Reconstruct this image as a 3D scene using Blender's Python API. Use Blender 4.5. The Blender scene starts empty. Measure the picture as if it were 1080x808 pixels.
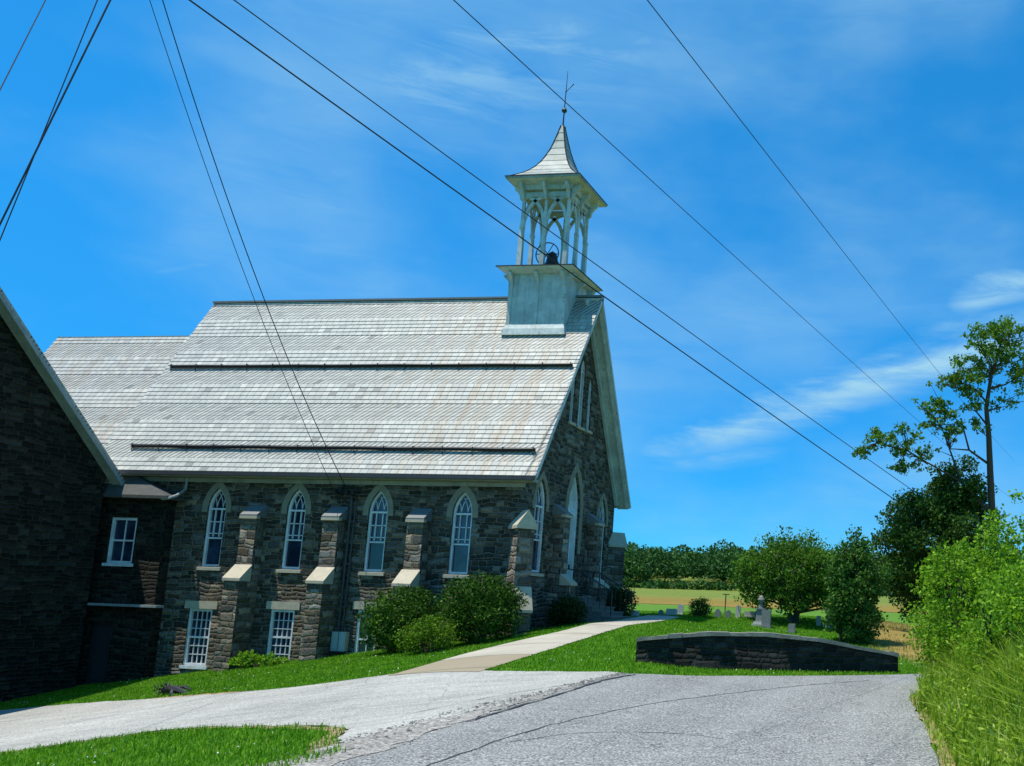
import bpy, math, random
import numpy as np
from mathutils import Vector, Matrix
from mathutils.geometry import tessellate_polygon

scene = bpy.context.scene
COL = scene.collection
R = math.radians

# ------------------------------------------------------------------ camera
cd = bpy.data.cameras.new('camera')
cam = bpy.data.objects.new('camera', cd)
COL.objects.link(cam)
cd.sensor_fit = 'HORIZONTAL'
cd.sensor_width = 36.0
cd.lens = 1045.54 / 1080 * 36
cd.shift_x = (540 - 850) / 1080
cd.shift_y = (481.29 - 404) / 1080
cd.clip_start = .1
cd.clip_end = 5000
cF = Vector((-0.15813356, 0.97528613, 0.15430732))
cR = Vector((0.98736332, 0.1545416, 0.03507939))
cU = Vector((-0.01036554, -0.15790462, 0.98739996))
rot = Matrix((cR, cU, -cF)).transposed()
cam.matrix_world = Matrix.Translation((14.419, -30.199, -0.787)) @ rot.to_4x4()
scene.camera = cam

# ------------------------------------------------------------------ sun, sky, exposure
SUN = Vector((-.27, -.17, .945)).normalized()          # direction towards the sun
sd = bpy.data.lights.new('sun', 'SUN')
sd.energy = 5.0
sd.angle = R(.53)
sd.color = (1, .93, .82)
sun = bpy.data.objects.new('sun', sd)
COL.objects.link(sun)
sun.rotation_euler = SUN.to_track_quat('Z', 'Y').to_euler()

world = bpy.data.worlds.new('World')
scene.world = world
world.use_nodes = True


def nd(nt, typ, ins=None, **props):
    n = nt.nodes.new('ShaderNode' + typ)
    for k, v in props.items():
        setattr(n, k, v)
    for k, v in (ins or {}).items():
        s = n.inputs[k]
        if isinstance(v, bpy.types.NodeSocket):
            nt.links.new(v, s)
        else:
            s.default_value = v
    return n


def mth(nt, op, a, b=None, c=None):
    n = nt.nodes.new('ShaderNodeMath')
    n.operation = op
    for i, v in enumerate((a, b, c)):
        if v is None:
            continue
        if isinstance(v, bpy.types.NodeSocket):
            nt.links.new(v, n.inputs[i])
        else:
            n.inputs[i].default_value = v
    return n.outputs[0]


def mixc(nt, f, a, b, blend='MIX'):
    n = nt.nodes.new('ShaderNodeMix')
    n.data_type = 'RGBA'
    n.blend_type = blend
    for idx, v in ((0, f), (6, a), (7, b)):
        if isinstance(v, bpy.types.NodeSocket):
            nt.links.new(v, n.inputs[idx])
        else:
            n.inputs[idx].default_value = v if idx == 0 else (tuple(v) + (1,))[:4]
    return n.outputs[2]


def ramp(nt, f, stops, interp='LINEAR'):
    n = nt.nodes.new('ShaderNodeValToRGB')
    nt.links.new(f, n.inputs[0])
    cr = n.color_ramp
    cr.interpolation = interp
    while len(cr.elements) < len(stops):
        cr.elements.new(.5)
    for e, (p, c) in zip(cr.elements, stops):
        e.position = p
        e.color = (c, c, c, 1) if isinstance(c, (int, float)) else (tuple(c) + (1,))[:4]
    return n.outputs[0]


def smooth(nt, v, a, b):
    n = nd(nt, 'MapRange', {0: v, 1: a, 2: b, 3: 0., 4: 1.}, interpolation_type='SMOOTHSTEP')
    return n.outputs[0]


def build_world():
    nt = world.node_tree
    nt.nodes.clear()
    sky = nd(nt, 'TexSky', sky_type='NISHITA', sun_disc=False)
    sky.sun_elevation = math.asin(SUN.z)
    sky.sun_rotation = math.atan2(SUN.x, SUN.y)
    sky.altitude = 1500
    sky.air_density = 1.0
    sky.dust_density = .3
    sky.ozone_density = 3.0
    hs = nd(nt, 'HueSaturation', {'Hue': .488, 'Saturation': 1.28, 'Value': 1.0, 'Color': sky.outputs[0]})
    col = mixc(nt, 1., hs.outputs[0], (.44, 1.27, 1.36), 'MULTIPLY')
    d = nd(nt, 'TexCoord').outputs['Generated']
    sep = nd(nt, 'SeparateXYZ', {0: d})
    clear = ramp(nt, sep.outputs[2], [(0, (.22, .42, .60)), (.12, (.26, .50, .70)), (.3, (.55, .72, .86)), (.55, (.85, .92, 1.0)), (1, (.9, .95, 1.))])
    col = mixc(nt, 1., col, clear, 'MULTIPLY')
    # thin high cloud: stretched noise in the direction of view
    mp = nd(nt, 'Mapping', {'Vector': d, 'Rotation': (0, R(-17), 0), 'Scale': (1.1, 1.1, 4.2)})
    n1 = nd(nt, 'TexNoise', {'Vector': mp.outputs[0], 'Scale': 2.2, 'Detail': 9, 'Roughness': .58, 'Distortion': .5})
    mp2 = nd(nt, 'Mapping', {'Vector': d, 'Location': (3.1, .7, .2), 'Scale': (1, 1, 1.8)})
    n2 = nd(nt, 'TexNoise', {'Vector': mp2.outputs[0], 'Scale': 2.6, 'Detail': 5, 'Roughness': .5})
    veil = mth(nt, 'MULTIPLY', smooth(nt, n2.outputs[0], .38, .66), .42)

    def band(n, c, w, half, lo, hi):
        """a cirrus streak along the great circle with normal n, centred on c"""
        dn = nd(nt, 'VectorMath', {0: d, 1: n}, operation='DOT_PRODUCT').outputs['Value']
        wob = mth(nt, 'MULTIPLY', mth(nt, 'SUBTRACT', n1.outputs[0], .5), w * 2.4)
        across = smooth(nt, mth(nt, 'ABSOLUTE', mth(nt, 'ADD', dn, wob)), w, 0.)
        dc = nd(nt, 'VectorMath', {0: d, 1: c}, operation='DOT_PRODUCT').outputs['Value']
        along = smooth(nt, dc, math.cos(half), 1. - (1 - math.cos(half)) * .12)
        return mth(nt, 'MULTIPLY', mth(nt, 'MULTIPLY', across, along), smooth(nt, n1.outputs[0], lo, hi))

    # fine fibrous structure shared by all the high cloud
    mp3 = nd(nt, 'Mapping', {'Vector': d, 'Rotation': (R(8), R(-24), R(5)), 'Scale': (1.6, 1.6, 9.)})
    n3 = nd(nt, 'TexNoise', {'Vector': mp3.outputs[0], 'Scale': 4.5, 'Detail': 10, 'Roughness': .62, 'Distortion': .8})
    fib = mth(nt, 'ADD', .45, mth(nt, 'MULTIPLY', smooth(nt, n3.outputs[0], .34, .66), .75))
    total = mth(nt, 'MULTIPLY', veil, 0.)
    for (n, c, w, half, lo, hi, amp) in CLOUDS:
        total = mth(nt, 'MAXIMUM', total, mth(nt, 'MULTIPLY', band(n, c, w, half, lo, hi), amp))
    total = mth(nt, 'MAXIMUM', mth(nt, 'MULTIPLY', total, fib), mth(nt, 'MULTIPLY', veil, mth(nt, 'ADD', .6, mth(nt, 'MULTIPLY', fib, .4))))
    total = mth(nt, 'MULTIPLY', total, smooth(nt, sep.outputs[2], -.02, .06))
    col = mixc(nt, total, col, (2.1, 3.9, 5.2))
    bg = nd(nt, 'Background', {'Color': col, 'Strength': .145})
    out = nd(nt, 'OutputWorld')
    nt.links.new(bg.outputs[0], out.inputs[0])


def _dir(px, py):
    v = cF * 1045.54 + cR * (px - 850) - cU * (py - 481.3)
    return v.normalized()


def _streak(a, b, w, lo, hi, amp):
    a, b = _dir(*a), _dir(*b)
    c = (a + b).normalized()
    return (a.cross(b).normalized(), c, w, a.angle(c), lo, hi, amp)


CLOUDS = [_streak((640, 490), (1150, 330), .036, .36, .58, 1.15),
          _streak((860, 275), (1010, 205), .016, .36, .60, .75),
          _streak((990, 330), (1130, 285), .030, .34, .6, .8),
          _streak((660, 500), (860, 470), .016, .36, .62, .45),
          _streak((330, 150), (780, 60), .085, .36, .70, .55),
          _streak((60, 150), (420, 250), .035, .38, .70, .42),
          _streak((150, 287), (235, 276), .006, .30, .60, .6),
          _streak((120, 330), (460, 260), .05, .36, .70, .3)]
build_world()

vs = scene.view_settings
vs.view_transform = 'Standard'
vs.look = 'None'
vs.exposure = .22
vs.gamma = 1
vs.use_curve_mapping = False

# ------------------------------------------------------------------ mesh helpers


class MB:
    """collects faces (with planar uv in metres) and links them as one mesh object"""

    def __init__(s, M=None):
        s.v, s.f, s.uv, s.mi = [], [], [], []
        s.M = M or Matrix()

    def face(s, pts, mi=0, uv=None):
        pts = [s.M @ Vector(p) for p in pts]
        n = Vector((0, 0, 0))
        for i, p in enumerate(pts):
            q = pts[(i + 1) % len(pts)]
            n += Vector(((p.y - q.y) * (p.z + q.z), (p.z - q.z) * (p.x + q.x), (p.x - q.x) * (p.y + q.y)))
        if n.length < 1e-12:
            return
        n.normalize()
        if uv is None:
            t = Vector((0, 0, 1)).cross(n)
            t = Vector((1, 0, 0)) if t.length < .05 else t.normalized()
            b = n.cross(t)
            uv = [(p.dot(t), p.dot(b)) for p in pts]
        k = len(s.v)
        s.v += pts
        s.f.append(tuple(range(k, k + len(pts))))
        s.uv += uv
        s.mi.append(mi)

    def box(s, a, b, mi=0):
        (x0, y0, z0), (x1, y1, z1) = a, b
        x0, x1 = min(x0, x1), max(x0, x1)
        y0, y1 = min(y0, y1), max(y0, y1)
        z0, z1 = min(z0, z1), max(z0, z1)
        c = [(x0, y0, z0), (x1, y0, z0), (x1, y1, z0), (x0, y1, z0), (x0, y0, z1), (x1, y0, z1), (x1, y1, z1), (x0, y1, z1)]
        for q in ((3, 2, 1, 0), (4, 5, 6, 7), (0, 1, 5, 4), (1, 2, 6, 5), (2, 3, 7, 6), (3, 0, 4, 7)):
            s.face([c[i] for i in q], mi)

    def hexa(s, bot, top, mi=0):
        n = len(bot)
        s.face(list(reversed(bot)), mi)
        s.face(list(top), mi)
        for i in range(n):
            j = (i + 1) % n
            s.face([bot[i], bot[j], top[j], top[i]], mi)

    def beam(s, a, b, w, h, up=(0, 0, 1), mi=0):
        """bar of section w x h from a to b"""
        a, b = Vector(a), Vector(b)
        d = (b - a).normalized()
        u = Vector(up)
        if abs(d.dot(u)) > .98:
            u = Vector((0, 1, 0))
        sx = d.cross(u).normalized()
        sy = sx.cross(d).normalized()
        o = [(-w / 2, -h / 2), (w / 2, -h / 2), (w / 2, h / 2), (-w / 2, h / 2)]
        s.hexa([a + sx * p + sy * q for p, q in o], [b + sx * p + sy * q for p, q in o], mi)

    def tube(s, pts, rad, n=8, mi=0, cap=True):
        pts = [Vector(p) for p in pts]
        if not hasattr(rad, '__len__'):
            rad = [rad] * len(pts)
        rings = []
        for i, p in enumerate(pts):
            d = (pts[min(i + 1, len(pts) - 1)] - pts[max(i - 1, 0)]).normalized()
            u = Vector((0, 0, 1)) if abs(d.z) < .9 else Vector((1, 0, 0))
            a = d.cross(u).normalized()
            b = a.cross(d).normalized()
            rings.append([p + (a * math.cos(2 * math.pi * k / n) + b * math.sin(2 * math.pi * k / n)) * rad[i] for k in range(n)])
        for i in range(len(rings) - 1):
            for k in range(n):
                j = (k + 1) % n
                s.face([rings[i][j], rings[i][k], rings[i + 1][k], rings[i + 1][j]], mi)
        if cap:
            s.face(rings[0], mi)
            s.face(list(reversed(rings[-1])), mi)

    def lathe(s, prof, c=(0, 0, 0), n=16, mi=0):
        for i in range(len(prof) - 1):
            (r0, z0), (r1, z1) = prof[i], prof[i + 1]
            for k in range(n):
                a0, a1 = 2 * math.pi * k / n, 2 * math.pi * (k + 1) / n
                q = [(c[0] + r * math.cos(a), c[1] + r * math.sin(a), c[2] + z) for r, z, a in ((r0, z0, a0), (r0, z0, a1), (r1, z1, a1), (r1, z1, a0))]
                if r0 < 1e-4:
                    q = [q[0], q[2], q[3]]
                elif r1 < 1e-4:
                    q = q[:3]
                s.face(q, mi)

    def sheet(s, loops, y, mi=0, flip=False):
        """flat polygon with holes in the local plane (u, z) at depth y"""
        polys = [[Vector((u, z, 0)) for u, z in lp] for lp in loops]
        flat = [p for lp in polys for p in lp]
        for t in tessellate_polygon(polys):
            q = [(flat[i].x, y, flat[i].y) for i in t]
            a = (flat[t[1]] - flat[t[0]]).cross(flat[t[2]] - flat[t[0]]).z
            if (a > 0) == flip:
                q.reverse()
            s.face(q, mi)

    def build(s, name, mats, parent=None, smooth=False, merge=None):
        me = bpy.data.meshes.new(name)
        org = Vector(parent['_org']) if parent is not None and '_org' in parent else Vector((0, 0, 0))
        me.from_pydata([tuple(p - org) for p in s.v], [], s.f)
        uvl = me.uv_layers.new(name='UVMap')
        uvl.data.foreach_set('uv', np.array(s.uv, dtype=np.float32).ravel())
        if not isinstance(mats, (list, tuple)):
            mats = [mats]
        for m in mats:
            me.materials.append(m)
        me.polygons.foreach_set('material_index', s.mi)
        if merge is None:
            merge = smooth
        if merge:
            import bmesh
            bm = bmesh.new()
            bm.from_mesh(me)
            bmesh.ops.remove_doubles(bm, verts=bm.verts, dist=1e-4)
            bm.to_mesh(me)
            bm.free()
        if smooth:
            me.polygons.foreach_set('use_smooth', [True] * len(me.polygons))
        me.update()
        o = bpy.data.objects.new(name, me)
        COL.objects.link(o)
        if parent is not None:
            o.parent = parent
            if '_org' in parent:
                o['_org'] = parent['_org']
        return o


def tag(o, label=None, cat=None, group=None, kind=None):
    for k, v in (('label', label), ('category', cat), ('group', group), ('kind', kind)):
        if v:
            o[k] = v
    return o


def thing(name, label, cat, loc=(0, 0, 0), group=None, local=False):
    o = bpy.data.objects.new(name, None)
    o.empty_display_size = .3
    COL.objects.link(o)
    o.location = loc
    if not local:
        o['_org'] = tuple(loc)           # children give world coordinates
    return tag(o, label, cat, group)


def raw_mesh(name, verts, faces_n, mat, parent=None, nper=4):
    """numpy verts (N*nper,3): every nper verts make one face"""
    verts = np.asarray(verts, np.float32).reshape(-1, 3)
    if parent is not None and '_org' in parent:
        verts = verts - np.array(parent['_org'], np.float32)
    me = bpy.data.meshes.new(name)
    nf = len(verts) // nper
    me.vertices.add(len(verts))
    me.vertices.foreach_set('co', verts.ravel())
    me.loops.add(len(verts))
    me.loops.foreach_set('vertex_index', np.arange(len(verts), dtype=np.int32))
    me.polygons.add(nf)
    me.polygons.foreach_set('loop_start', np.arange(0, len(verts), nper, dtype=np.int32))
    me.polygons.foreach_set('loop_total', np.full(nf, nper, np.int32))
    me.materials.append(mat)
    me.update(calc_edges=True)
    o = bpy.data.objects.new(name, me)
    COL.objects.link(o)
    if parent is not None:
        o.parent = parent
        if '_org' in parent:
            o['_org'] = parent['_org']
    return o


# ------------------------------------------------------------------ materials
def new_mat(name, rough=.8, spec=.3):
    m = bpy.data.materials.new(name)
    m.use_nodes = True
    nt = m.node_tree
    b = nt.nodes['Principled BSDF']
    b.inputs['Roughness'].default_value = rough
    b.inputs['Specular IOR Level'].default_value = spec
    return m, nt, b


def link(nt, a, b):
    nt.links.new(a, b)


def bump(nt, b, h, strength=.5, dist=.02):
    n = nd(nt, 'Bump', {'Strength': strength, 'Distance': dist, 'Height': h})
    link(nt, n.outputs[0], b.inputs['Normal'])


def uvm(nt, sc=(1, 1, 1), rotz=0, loc=(0, 0, 0)):
    return nd(nt, 'Mapping', {'Vector': nd(nt, 'UVMap').outputs[0], 'Scale': sc, 'Rotation': (0, 0, rotz), 'Location': loc}).outputs[0]


def pos(nt):
    return nd(nt, 'NewGeometry').outputs['Position']


def noise(nt, vec, scale, detail=4, rough=.55, dist=0.):
    return nd(nt, 'TexNoise', {'Vector': vec, 'Scale': scale, 'Detail': detail, 'Roughness': rough, 'Distortion': dist}).outputs[0]


def stone_mat(name, su=3.0, sv=6.9, tint=(1, 1, 1), mortar=(.30, .265, .19), dark=.04, light=.25, warm=.8):
    """roughly coursed rubble: rows of uneven height, stones of random length, wobbling joints"""
    m, nt, b = new_mat(name, .9, .2)
    uv = nd(nt, 'UVMap').outputs[0]
    def wobble(scale, amt):
        w = nd(nt, 'TexNoise', {'Vector': uv, 'Scale': scale, 'Detail': 2})
        w = nd(nt, 'VectorMath', {0: w.outputs['Color'], 1: (.5, .5, .5)}, operation='SUBTRACT').outputs[0]
        return nd(nt, 'VectorMath', {0: w, 'Scale': amt}, operation='SCALE').outputs[0]
    v = nd(nt, 'VectorMath', {0: uv, 1: wobble(.9, .30)}, operation='ADD').outputs[0]
    v = nd(nt, 'VectorMath', {0: v, 1: wobble(4., .11)}, operation='ADD').outputs[0]
    v = nd(nt, 'VectorMath', {0: v, 1: wobble(16., .025)}, operation='ADD').outputs[0]
    s = nd(nt, 'SeparateXYZ', {0: v})
    vv = mth(nt, 'MULTIPLY', s.outputs[1], sv)
    vo = nd(nt, 'TexVoronoi', {'W': vv, 'Scale': 1., 'Randomness': 1.}, feature='F1', voronoi_dimensions='1D')
    ve = nd(nt, 'TexVoronoi', {'W': vv, 'Scale': 1., 'Randomness': 1.}, feature='DISTANCE_TO_EDGE', voronoi_dimensions='1D')
    row = nd(nt, 'SeparateColor', {0: vo.outputs['Color']}).outputs[0]
    rsep = nd(nt, 'SeparateColor', {0: vo.outputs['Color']})
    uu = mth(nt, 'ADD', mth(nt, 'MULTIPLY', s.outputs[0], mth(nt, 'MULTIPLY', mth(nt, 'ADD', .55, mth(nt, 'MULTIPLY', rsep.outputs[1], .9)), su)), mth(nt, 'MULTIPLY', row, 431.7))
    c = nd(nt, 'TexVoronoi', {'W': uu, 'Scale': 1., 'Randomness': 1.}, feature='F1', voronoi_dimensions='1D')
    e = nd(nt, 'TexVoronoi', {'W': uu, 'Scale': 1., 'Randomness': 1.}, feature='DISTANCE_TO_EDGE', voronoi_dimensions='1D')
    du = mth(nt, 'DIVIDE', e.outputs['Distance'], su)
    dv = mth(nt, 'DIVIDE', ve.outputs['Distance'], sv)
    ed = mth(nt, 'SMOOTH_MIN', du, dv, .02)
    sc = nd(nt, 'SeparateColor', {0: c.outputs['Color']})
    g = ramp(nt, sc.outputs[0], [(0, dark), (.4, dark * 1.7), (.75, (dark + light) / 2), (1, light)])
    hue = mixc(nt, mth(nt, 'MULTIPLY', sc.outputs[1], warm), (1.0, 1.0, .92), (1.35, 1.0, .60))
    col = mixc(nt, 1., g, hue, 'MULTIPLY')
    n2 = noise(nt, uv, 11, 7, .7)
    col = mixc(nt, .65, col, ramp(nt, n2, [(.25, .25), (.75, 1.7)]), 'MULTIPLY')
    big = noise(nt, uv, .45, 3)
    col = mixc(nt, .6, col, ramp(nt, big, [(.3, .6), (.7, 1.25)]), 'MULTIPLY')
    mm = smooth(nt, ed, .022, .006)
    mcol = mixc(nt, n2, tuple(x * .5 for x in mortar), tuple(x * 1.3 for x in mortar))
    col = mixc(nt, mth(nt, 'MULTIPLY', mm, .68), col, mcol)
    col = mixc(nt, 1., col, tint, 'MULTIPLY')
    link(nt, col, b.inputs['Base Color'])
    h = mth(nt, 'ADD', mth(nt, 'MULTIPLY', smooth(nt, ed, .0, .05), .9),
            mth(nt, 'ADD', mth(nt, 'MULTIPLY', n2, .9), mth(nt, 'MULTIPLY', sc.outputs[2], .9)))
    bump(nt, b, h, 1., .07)
    return m


def plain_mat(name, col, rough=.6, spec=.3, var=.25, sc=6., metal=0., bmp=0.):
    m, nt, b = new_mat(name, rough, spec)
    p = nd(nt, 'TexCoord').outputs['Object']
    n = noise(nt, p, sc, 6, .62)
    c = mixc(nt, n, tuple(x * (1 - var) for x in col), tuple(min(1, x * (1 + var)) for x in col))
    link(nt, c, b.inputs['Base Color'])
    b.inputs['Metallic'].default_value = metal
    if bmp:
        bump(nt, b, n, bmp, .02)
    return m


def paint_mat(name, col, streak=.5, worn=(.3, .27, .22)):
    """old white paint: vertical weather streaks and bare patches"""
    m, nt, b = new_mat(name, .55, .35)
    p = nd(nt, 'TexCoord').outputs['Object']
    st = noise(nt, nd(nt, 'Mapping', {'Vector': p, 'Scale': (9, 9, .8)}).outputs[0], 1., 5, .6)
    sp = noise(nt, p, 7, 7, .7)
    grime = noise(nt, p, 1.7, 5, .6)
    c = mixc(nt, mth(nt, 'MULTIPLY', smooth(nt, st, .45, .75), streak), col, tuple(x * .55 for x in col))
    c = mixc(nt, .5, c, ramp(nt, grime, [(.35, .55), (.65, 1.2)]), 'MULTIPLY')
    c = mixc(nt, smooth(nt, sp, .59, .66), c, worn)
    link(nt, c, b.inputs['Base Color'])
    bump(nt, b, sp, .4, .015)
    return m


def slate_mat(name, warm=0.):
    m, nt, b = new_mat(name, .55, .4)
    uv = nd(nt, 'UVMap').outputs[0]
    s = nd(nt, 'SeparateXYZ', {0: uv})
    u, v = s.outputs[0], s.outputs[1]
    row = mth(nt, 'FLOOR', mth(nt, 'DIVIDE', mth(nt, 'ADD', v, .0005), .2))
    diag = mth(nt, 'GREATER_THAN', mth(nt, 'MODULO', mth(nt, 'ADD', row, 2.), 9.), 4.5)
    rw = nd(nt, 'TexWhiteNoise', {'W': row}, noise_dimensions='1D').outputs[0]
    straight = mth(nt, 'ADD', u, mth(nt, 'MULTIPLY', rw, .31))
    skew = mth(nt, 'SUBTRACT', u, mth(nt, 'MULTIPLY', v, .95))
    k = nd(nt, 'Mix', {0: diag, 2: straight, 3: skew}).outputs[0]
    kk = mth(nt, 'DIVIDE', k, nd(nt, 'Mix', {0: diag, 2: .27, 3: .2}).outputs[0])
    cell = mth(nt, 'FLOOR', kk)
    fr = mth(nt, 'FRACT', kk)
    edge = mth(nt, 'MINIMUM', fr, mth(nt, 'SUBTRACT', 1., fr))
    jw = nd(nt, 'Mix', {0: diag, 2: .03, 3: .15}).outputs[0]
    joint = mth(nt, 'LESS_THAN', edge, jw)
    cv = nd(nt, 'CombineXYZ', {0: cell, 1: row}).outputs[0]
    rnd = nd(nt, 'TexWhiteNoise', {'Vector': cv}, noise_dimensions='2D')
    g = ramp(nt, rnd.outputs[0], [(0, (.2, .21, .2)), (.012, (.22, .23, .22)), (.016, (.31, .325, .305)), (.2, (.36, .38, .355)), (.85, (.405, .42, .385)), (1, (.48, .485, .44))])
    n = noise(nt, uv, 3.2, 7, .65)
    g = mixc(nt, .5, g, ramp(nt, n, [(.3, .62), (.7, 1.25)]), 'MULTIPLY')
    st = noise(nt, uvm(nt, (2.4, .16, 1)), 1., 5, .6)
    p = nd(nt, 'SeparateXYZ', {0: pos(nt)})
    # rusty weathering below the belfry and on the older rear roof (its own stain, not shade)
    near = mth(nt, 'MULTIPLY', smooth(nt, p.outputs[0], -9., -1.5), .95) if warm <= 0 else warm
    stain = mth(nt, 'MULTIPLY', smooth(nt, st, .42, .72), near)
    g = mixc(nt, stain, g, (.33, .265, .185))
    g = mixc(nt, mth(nt, 'MULTIPLY', smooth(nt, st, .55, .8), .35), g, (.2, .2, .18))
    g = mixc(nt, mth(nt, 'MULTIPLY', joint, .85), g, (.04, .05, .045))
    link(nt, g, b.inputs['Base Color'])
    h = mth(nt, 'ADD', mth(nt, 'MULTIPLY', rnd.outputs[0], .5), mth(nt, 'SUBTRACT', mth(nt, 'MULTIPLY', n, .4), joint))
    bump(nt, b, h, .5, .012)
    return m


def leaf_mat(name, a, bcol, transl=.3, rough=.5, yellow=None, nsc=.9):
    m, nt, b = new_mat(name, max(rough, .6), .14)
    rnd = nd(nt, 'NewGeometry').outputs['Random Per Island']
    n = noise(nt, pos(nt), nsc, 3)
    n5 = noise(nt, pos(nt), nsc * 5, 2)
    f = mth(nt, 'ADD', mth(nt, 'MULTIPLY', rnd, .75), mth(nt, 'ADD', mth(nt, 'MULTIPLY', mth(nt, 'SUBTRACT', n, .35), .7), mth(nt, 'MULTIPLY', mth(nt, 'SUBTRACT', n5, .5), .6)))
    stops = [(.05, a), (.8, bcol)]
    if yellow:
        stops.append((1., yellow))
    c = ramp(nt, f, stops)
    link(nt, c, b.inputs['Base Color'])
    t = nd(nt, 'BsdfTranslucent', {'Color': mixc(nt, 1., c, (1.25, 1.3, .5), 'MULTIPLY')})
    mx = nd(nt, 'MixShader', {0: transl, 1: b.outputs[0], 2: t.outputs[0]})
    link(nt, mx.outputs[0], nt.nodes['Material Output'].inputs[0])
    return m


def ground_mat():
    m, nt, b = new_mat('ground', .95, .1)
    p = pos(nt)
    s = nd(nt, 'SeparateXYZ', {0: p})
    n1 = noise(nt, p, 1.1, 6, .65)
    n2 = noise(nt, p, 12, 5, .7)
    g = mixc(nt, n1, (.03, .13, .006), (.07, .22, .012))
    g = mixc(nt, mth(nt, 'MULTIPLY', smooth(nt, n2, .55, .75), .5), g, (.10, .13, .03))
    # crop fields beyond the churchyard
    lw = noise(nt, p, .02, 4)
    yy = mth(nt, 'ADD', s.outputs[1], mth(nt, 'MULTIPLY', mth(nt, 'SUBTRACT', lw, .5), 16.))
    yn = mth(nt, 'DIVIDE', yy, 400.)
    tan1, tan2 = (.25, .19, .055), (.22, .155, .035)
    gr1, gr2 = (.09, .20, .02), (.15, .20, .04)
    fld = ramp(nt, yn, [(0, tan1), (.12, tan1), (.255, (.2, .2, .05)), (.262, gr1), (.505, gr1), (.51, (.05, .055, .02)),
                        (.516, tan2), (.60, (.20, .17, .035)), (.63, (.17, .19, .04)), (.668, (.14, .19, .035)), (.9, gr2)], 'LINEAR')
    strip = noise(nt, nd(nt, 'Mapping', {'Vector': p, 'Scale': (.012, .35, 0)}).outputs[0], 1., 5, .6)
    fld = mixc(nt, .6, fld, ramp(nt, strip, [(.3, .62), (.7, 1.3)]), 'MULTIPLY')
    fld = mixc(nt, .35, fld, ramp(nt, noise(nt, p, .6, 6, .7), [(.3, .5), (.7, 1.4)]), 'MULTIPLY')
    dry = mth(nt, 'MULTIPLY', smooth(nt, mth(nt, 'ADD', s.outputs[0], mth(nt, 'ADD', mth(nt, 'MULTIPLY', s.outputs[1], .25), mth(nt, 'MULTIPLY', n1, 1.2))), 12.6, 13.8), smooth(nt, s.outputs[1], -2.5, 1.))
    col = mixc(nt, mth(nt, 'MAXIMUM', dry, smooth(nt, s.outputs[1], 32., 44.)), g, fld)
    link(nt, col, b.inputs['Base Color'])
    bump(nt, b, n2, .8, .05)
    return m


def asphalt_mat(name, lo, mid, hi, sp=26., stain=.35, cracks=True):
    m, nt, b = new_mat(name, .9, .25)
    p = pos(nt)
    n = noise(nt, p, sp, 3, .75)
    n3 = nd(nt, 'TexVoronoi', {'Vector': p, 'Scale': sp * 1.1}, feature='F1')
    c = ramp(nt, n, [(.36, lo), (.5, mid), (.64, hi)])
    c = mixc(nt, .45, c, ramp(nt, nd(nt, 'SeparateColor', {0: n3.outputs['Color']}).outputs[0], [(0, .35), (1, 1.6)]), 'MULTIPLY')
    big = noise(nt, p, .35, 5, .6)
    c = mixc(nt, stain, c, ramp(nt, big, [(.3, .62), (.7, 1.25)]), 'MULTIPLY')
    trk = noise(nt, nd(nt, 'Mapping', {'Vector': p, 'Rotation': (0, 0, R(-12)), 'Scale': (.25, 3.2, 0)}).outputs[0], 1., 5, .6)
    c = mixc(nt, stain * .8, c, ramp(nt, trk, [(.35, .7), (.65, 1.15)]), 'MULTIPLY')
    sx = nd(nt, 'SeparateXYZ', {0: p})
    lane = mth(nt, 'ABSOLUTE', mth(nt, 'SUBTRACT', mth(nt, 'MODULO', mth(nt, 'ADD', mth(nt, 'ADD', sx.outputs[0], mth(nt, 'MULTIPLY', big, 1.2)), 40.), 1.7), .85))
    c = mixc(nt, mth(nt, 'MULTIPLY', smooth(nt, lane, .45, .1), .09), c, hi)
    sp2 = noise(nt, p, .9, 7, .68)
    c = mixc(nt, mth(nt, 'MULTIPLY', smooth(nt, sp2, .6, .72), .35), c, lo)
    if cracks:
        wv = nd(nt, 'TexNoise', {'Vector': p, 'Scale': 1.2, 'Detail': 4})
        pv = nd(nt, 'VectorMath', {0: p, 1: nd(nt, 'VectorMath', {0: wv.outputs['Color'], 'Scale': .8}, operation='SCALE').outputs[0]}, operation='ADD').outputs[0]
        cr = nd(nt, 'TexVoronoi', {'Vector': pv, 'Scale': .17}, feature='DISTANCE_TO_EDGE')
        c = mixc(nt, mth(nt, 'MULTIPLY', smooth(nt, cr.outputs['Distance'], .004, .001), .28), c, (.05, .05, .048))
    link(nt, c, b.inputs['Base Color'])
    bump(nt, b, n, .7, .015)
    return m


STONE = stone_mat('church_stone')
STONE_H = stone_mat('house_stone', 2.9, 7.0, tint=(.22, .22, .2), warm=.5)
STONE_W = stone_mat('garden_wall_stone', 3.6, 6.5, dark=.014, light=.06, mortar=(.05, .048, .042), warm=.05)  # low tones stand in for shade on the road-facing side of the wall
ROUGH = stone_mat('buttress_stone', 2.6, 5.2, dark=.08, light=.36, mortar=(.26, .23, .17))
TRIM = plain_mat('dressed_stone', (.45, .41, .31), .85, .2, .3, 5., bmp=.3)
ARCHST = plain_mat('arch_stone', (.25, .23, .17), .9, .2, .4, 5., bmp=.4)
COPE = plain_mat('coping_stone', (.24, .23, .19), .9, .15, .7, 4., bmp=.9)
SLATE = slate_mat('slate')
SLATE_OLD = slate_mat('older_slate', .6)
SHADED_SLATE = plain_mat('shaded_slate', (.075, .08, .075), .75, .3, .5, 5., bmp=.6)  # annex roof slate, darkened so that its colour carries the shade
STEPST = plain_mat('step_stone', (.16, .155, .14), .85, .2, .4, 4., bmp=.3)
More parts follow.
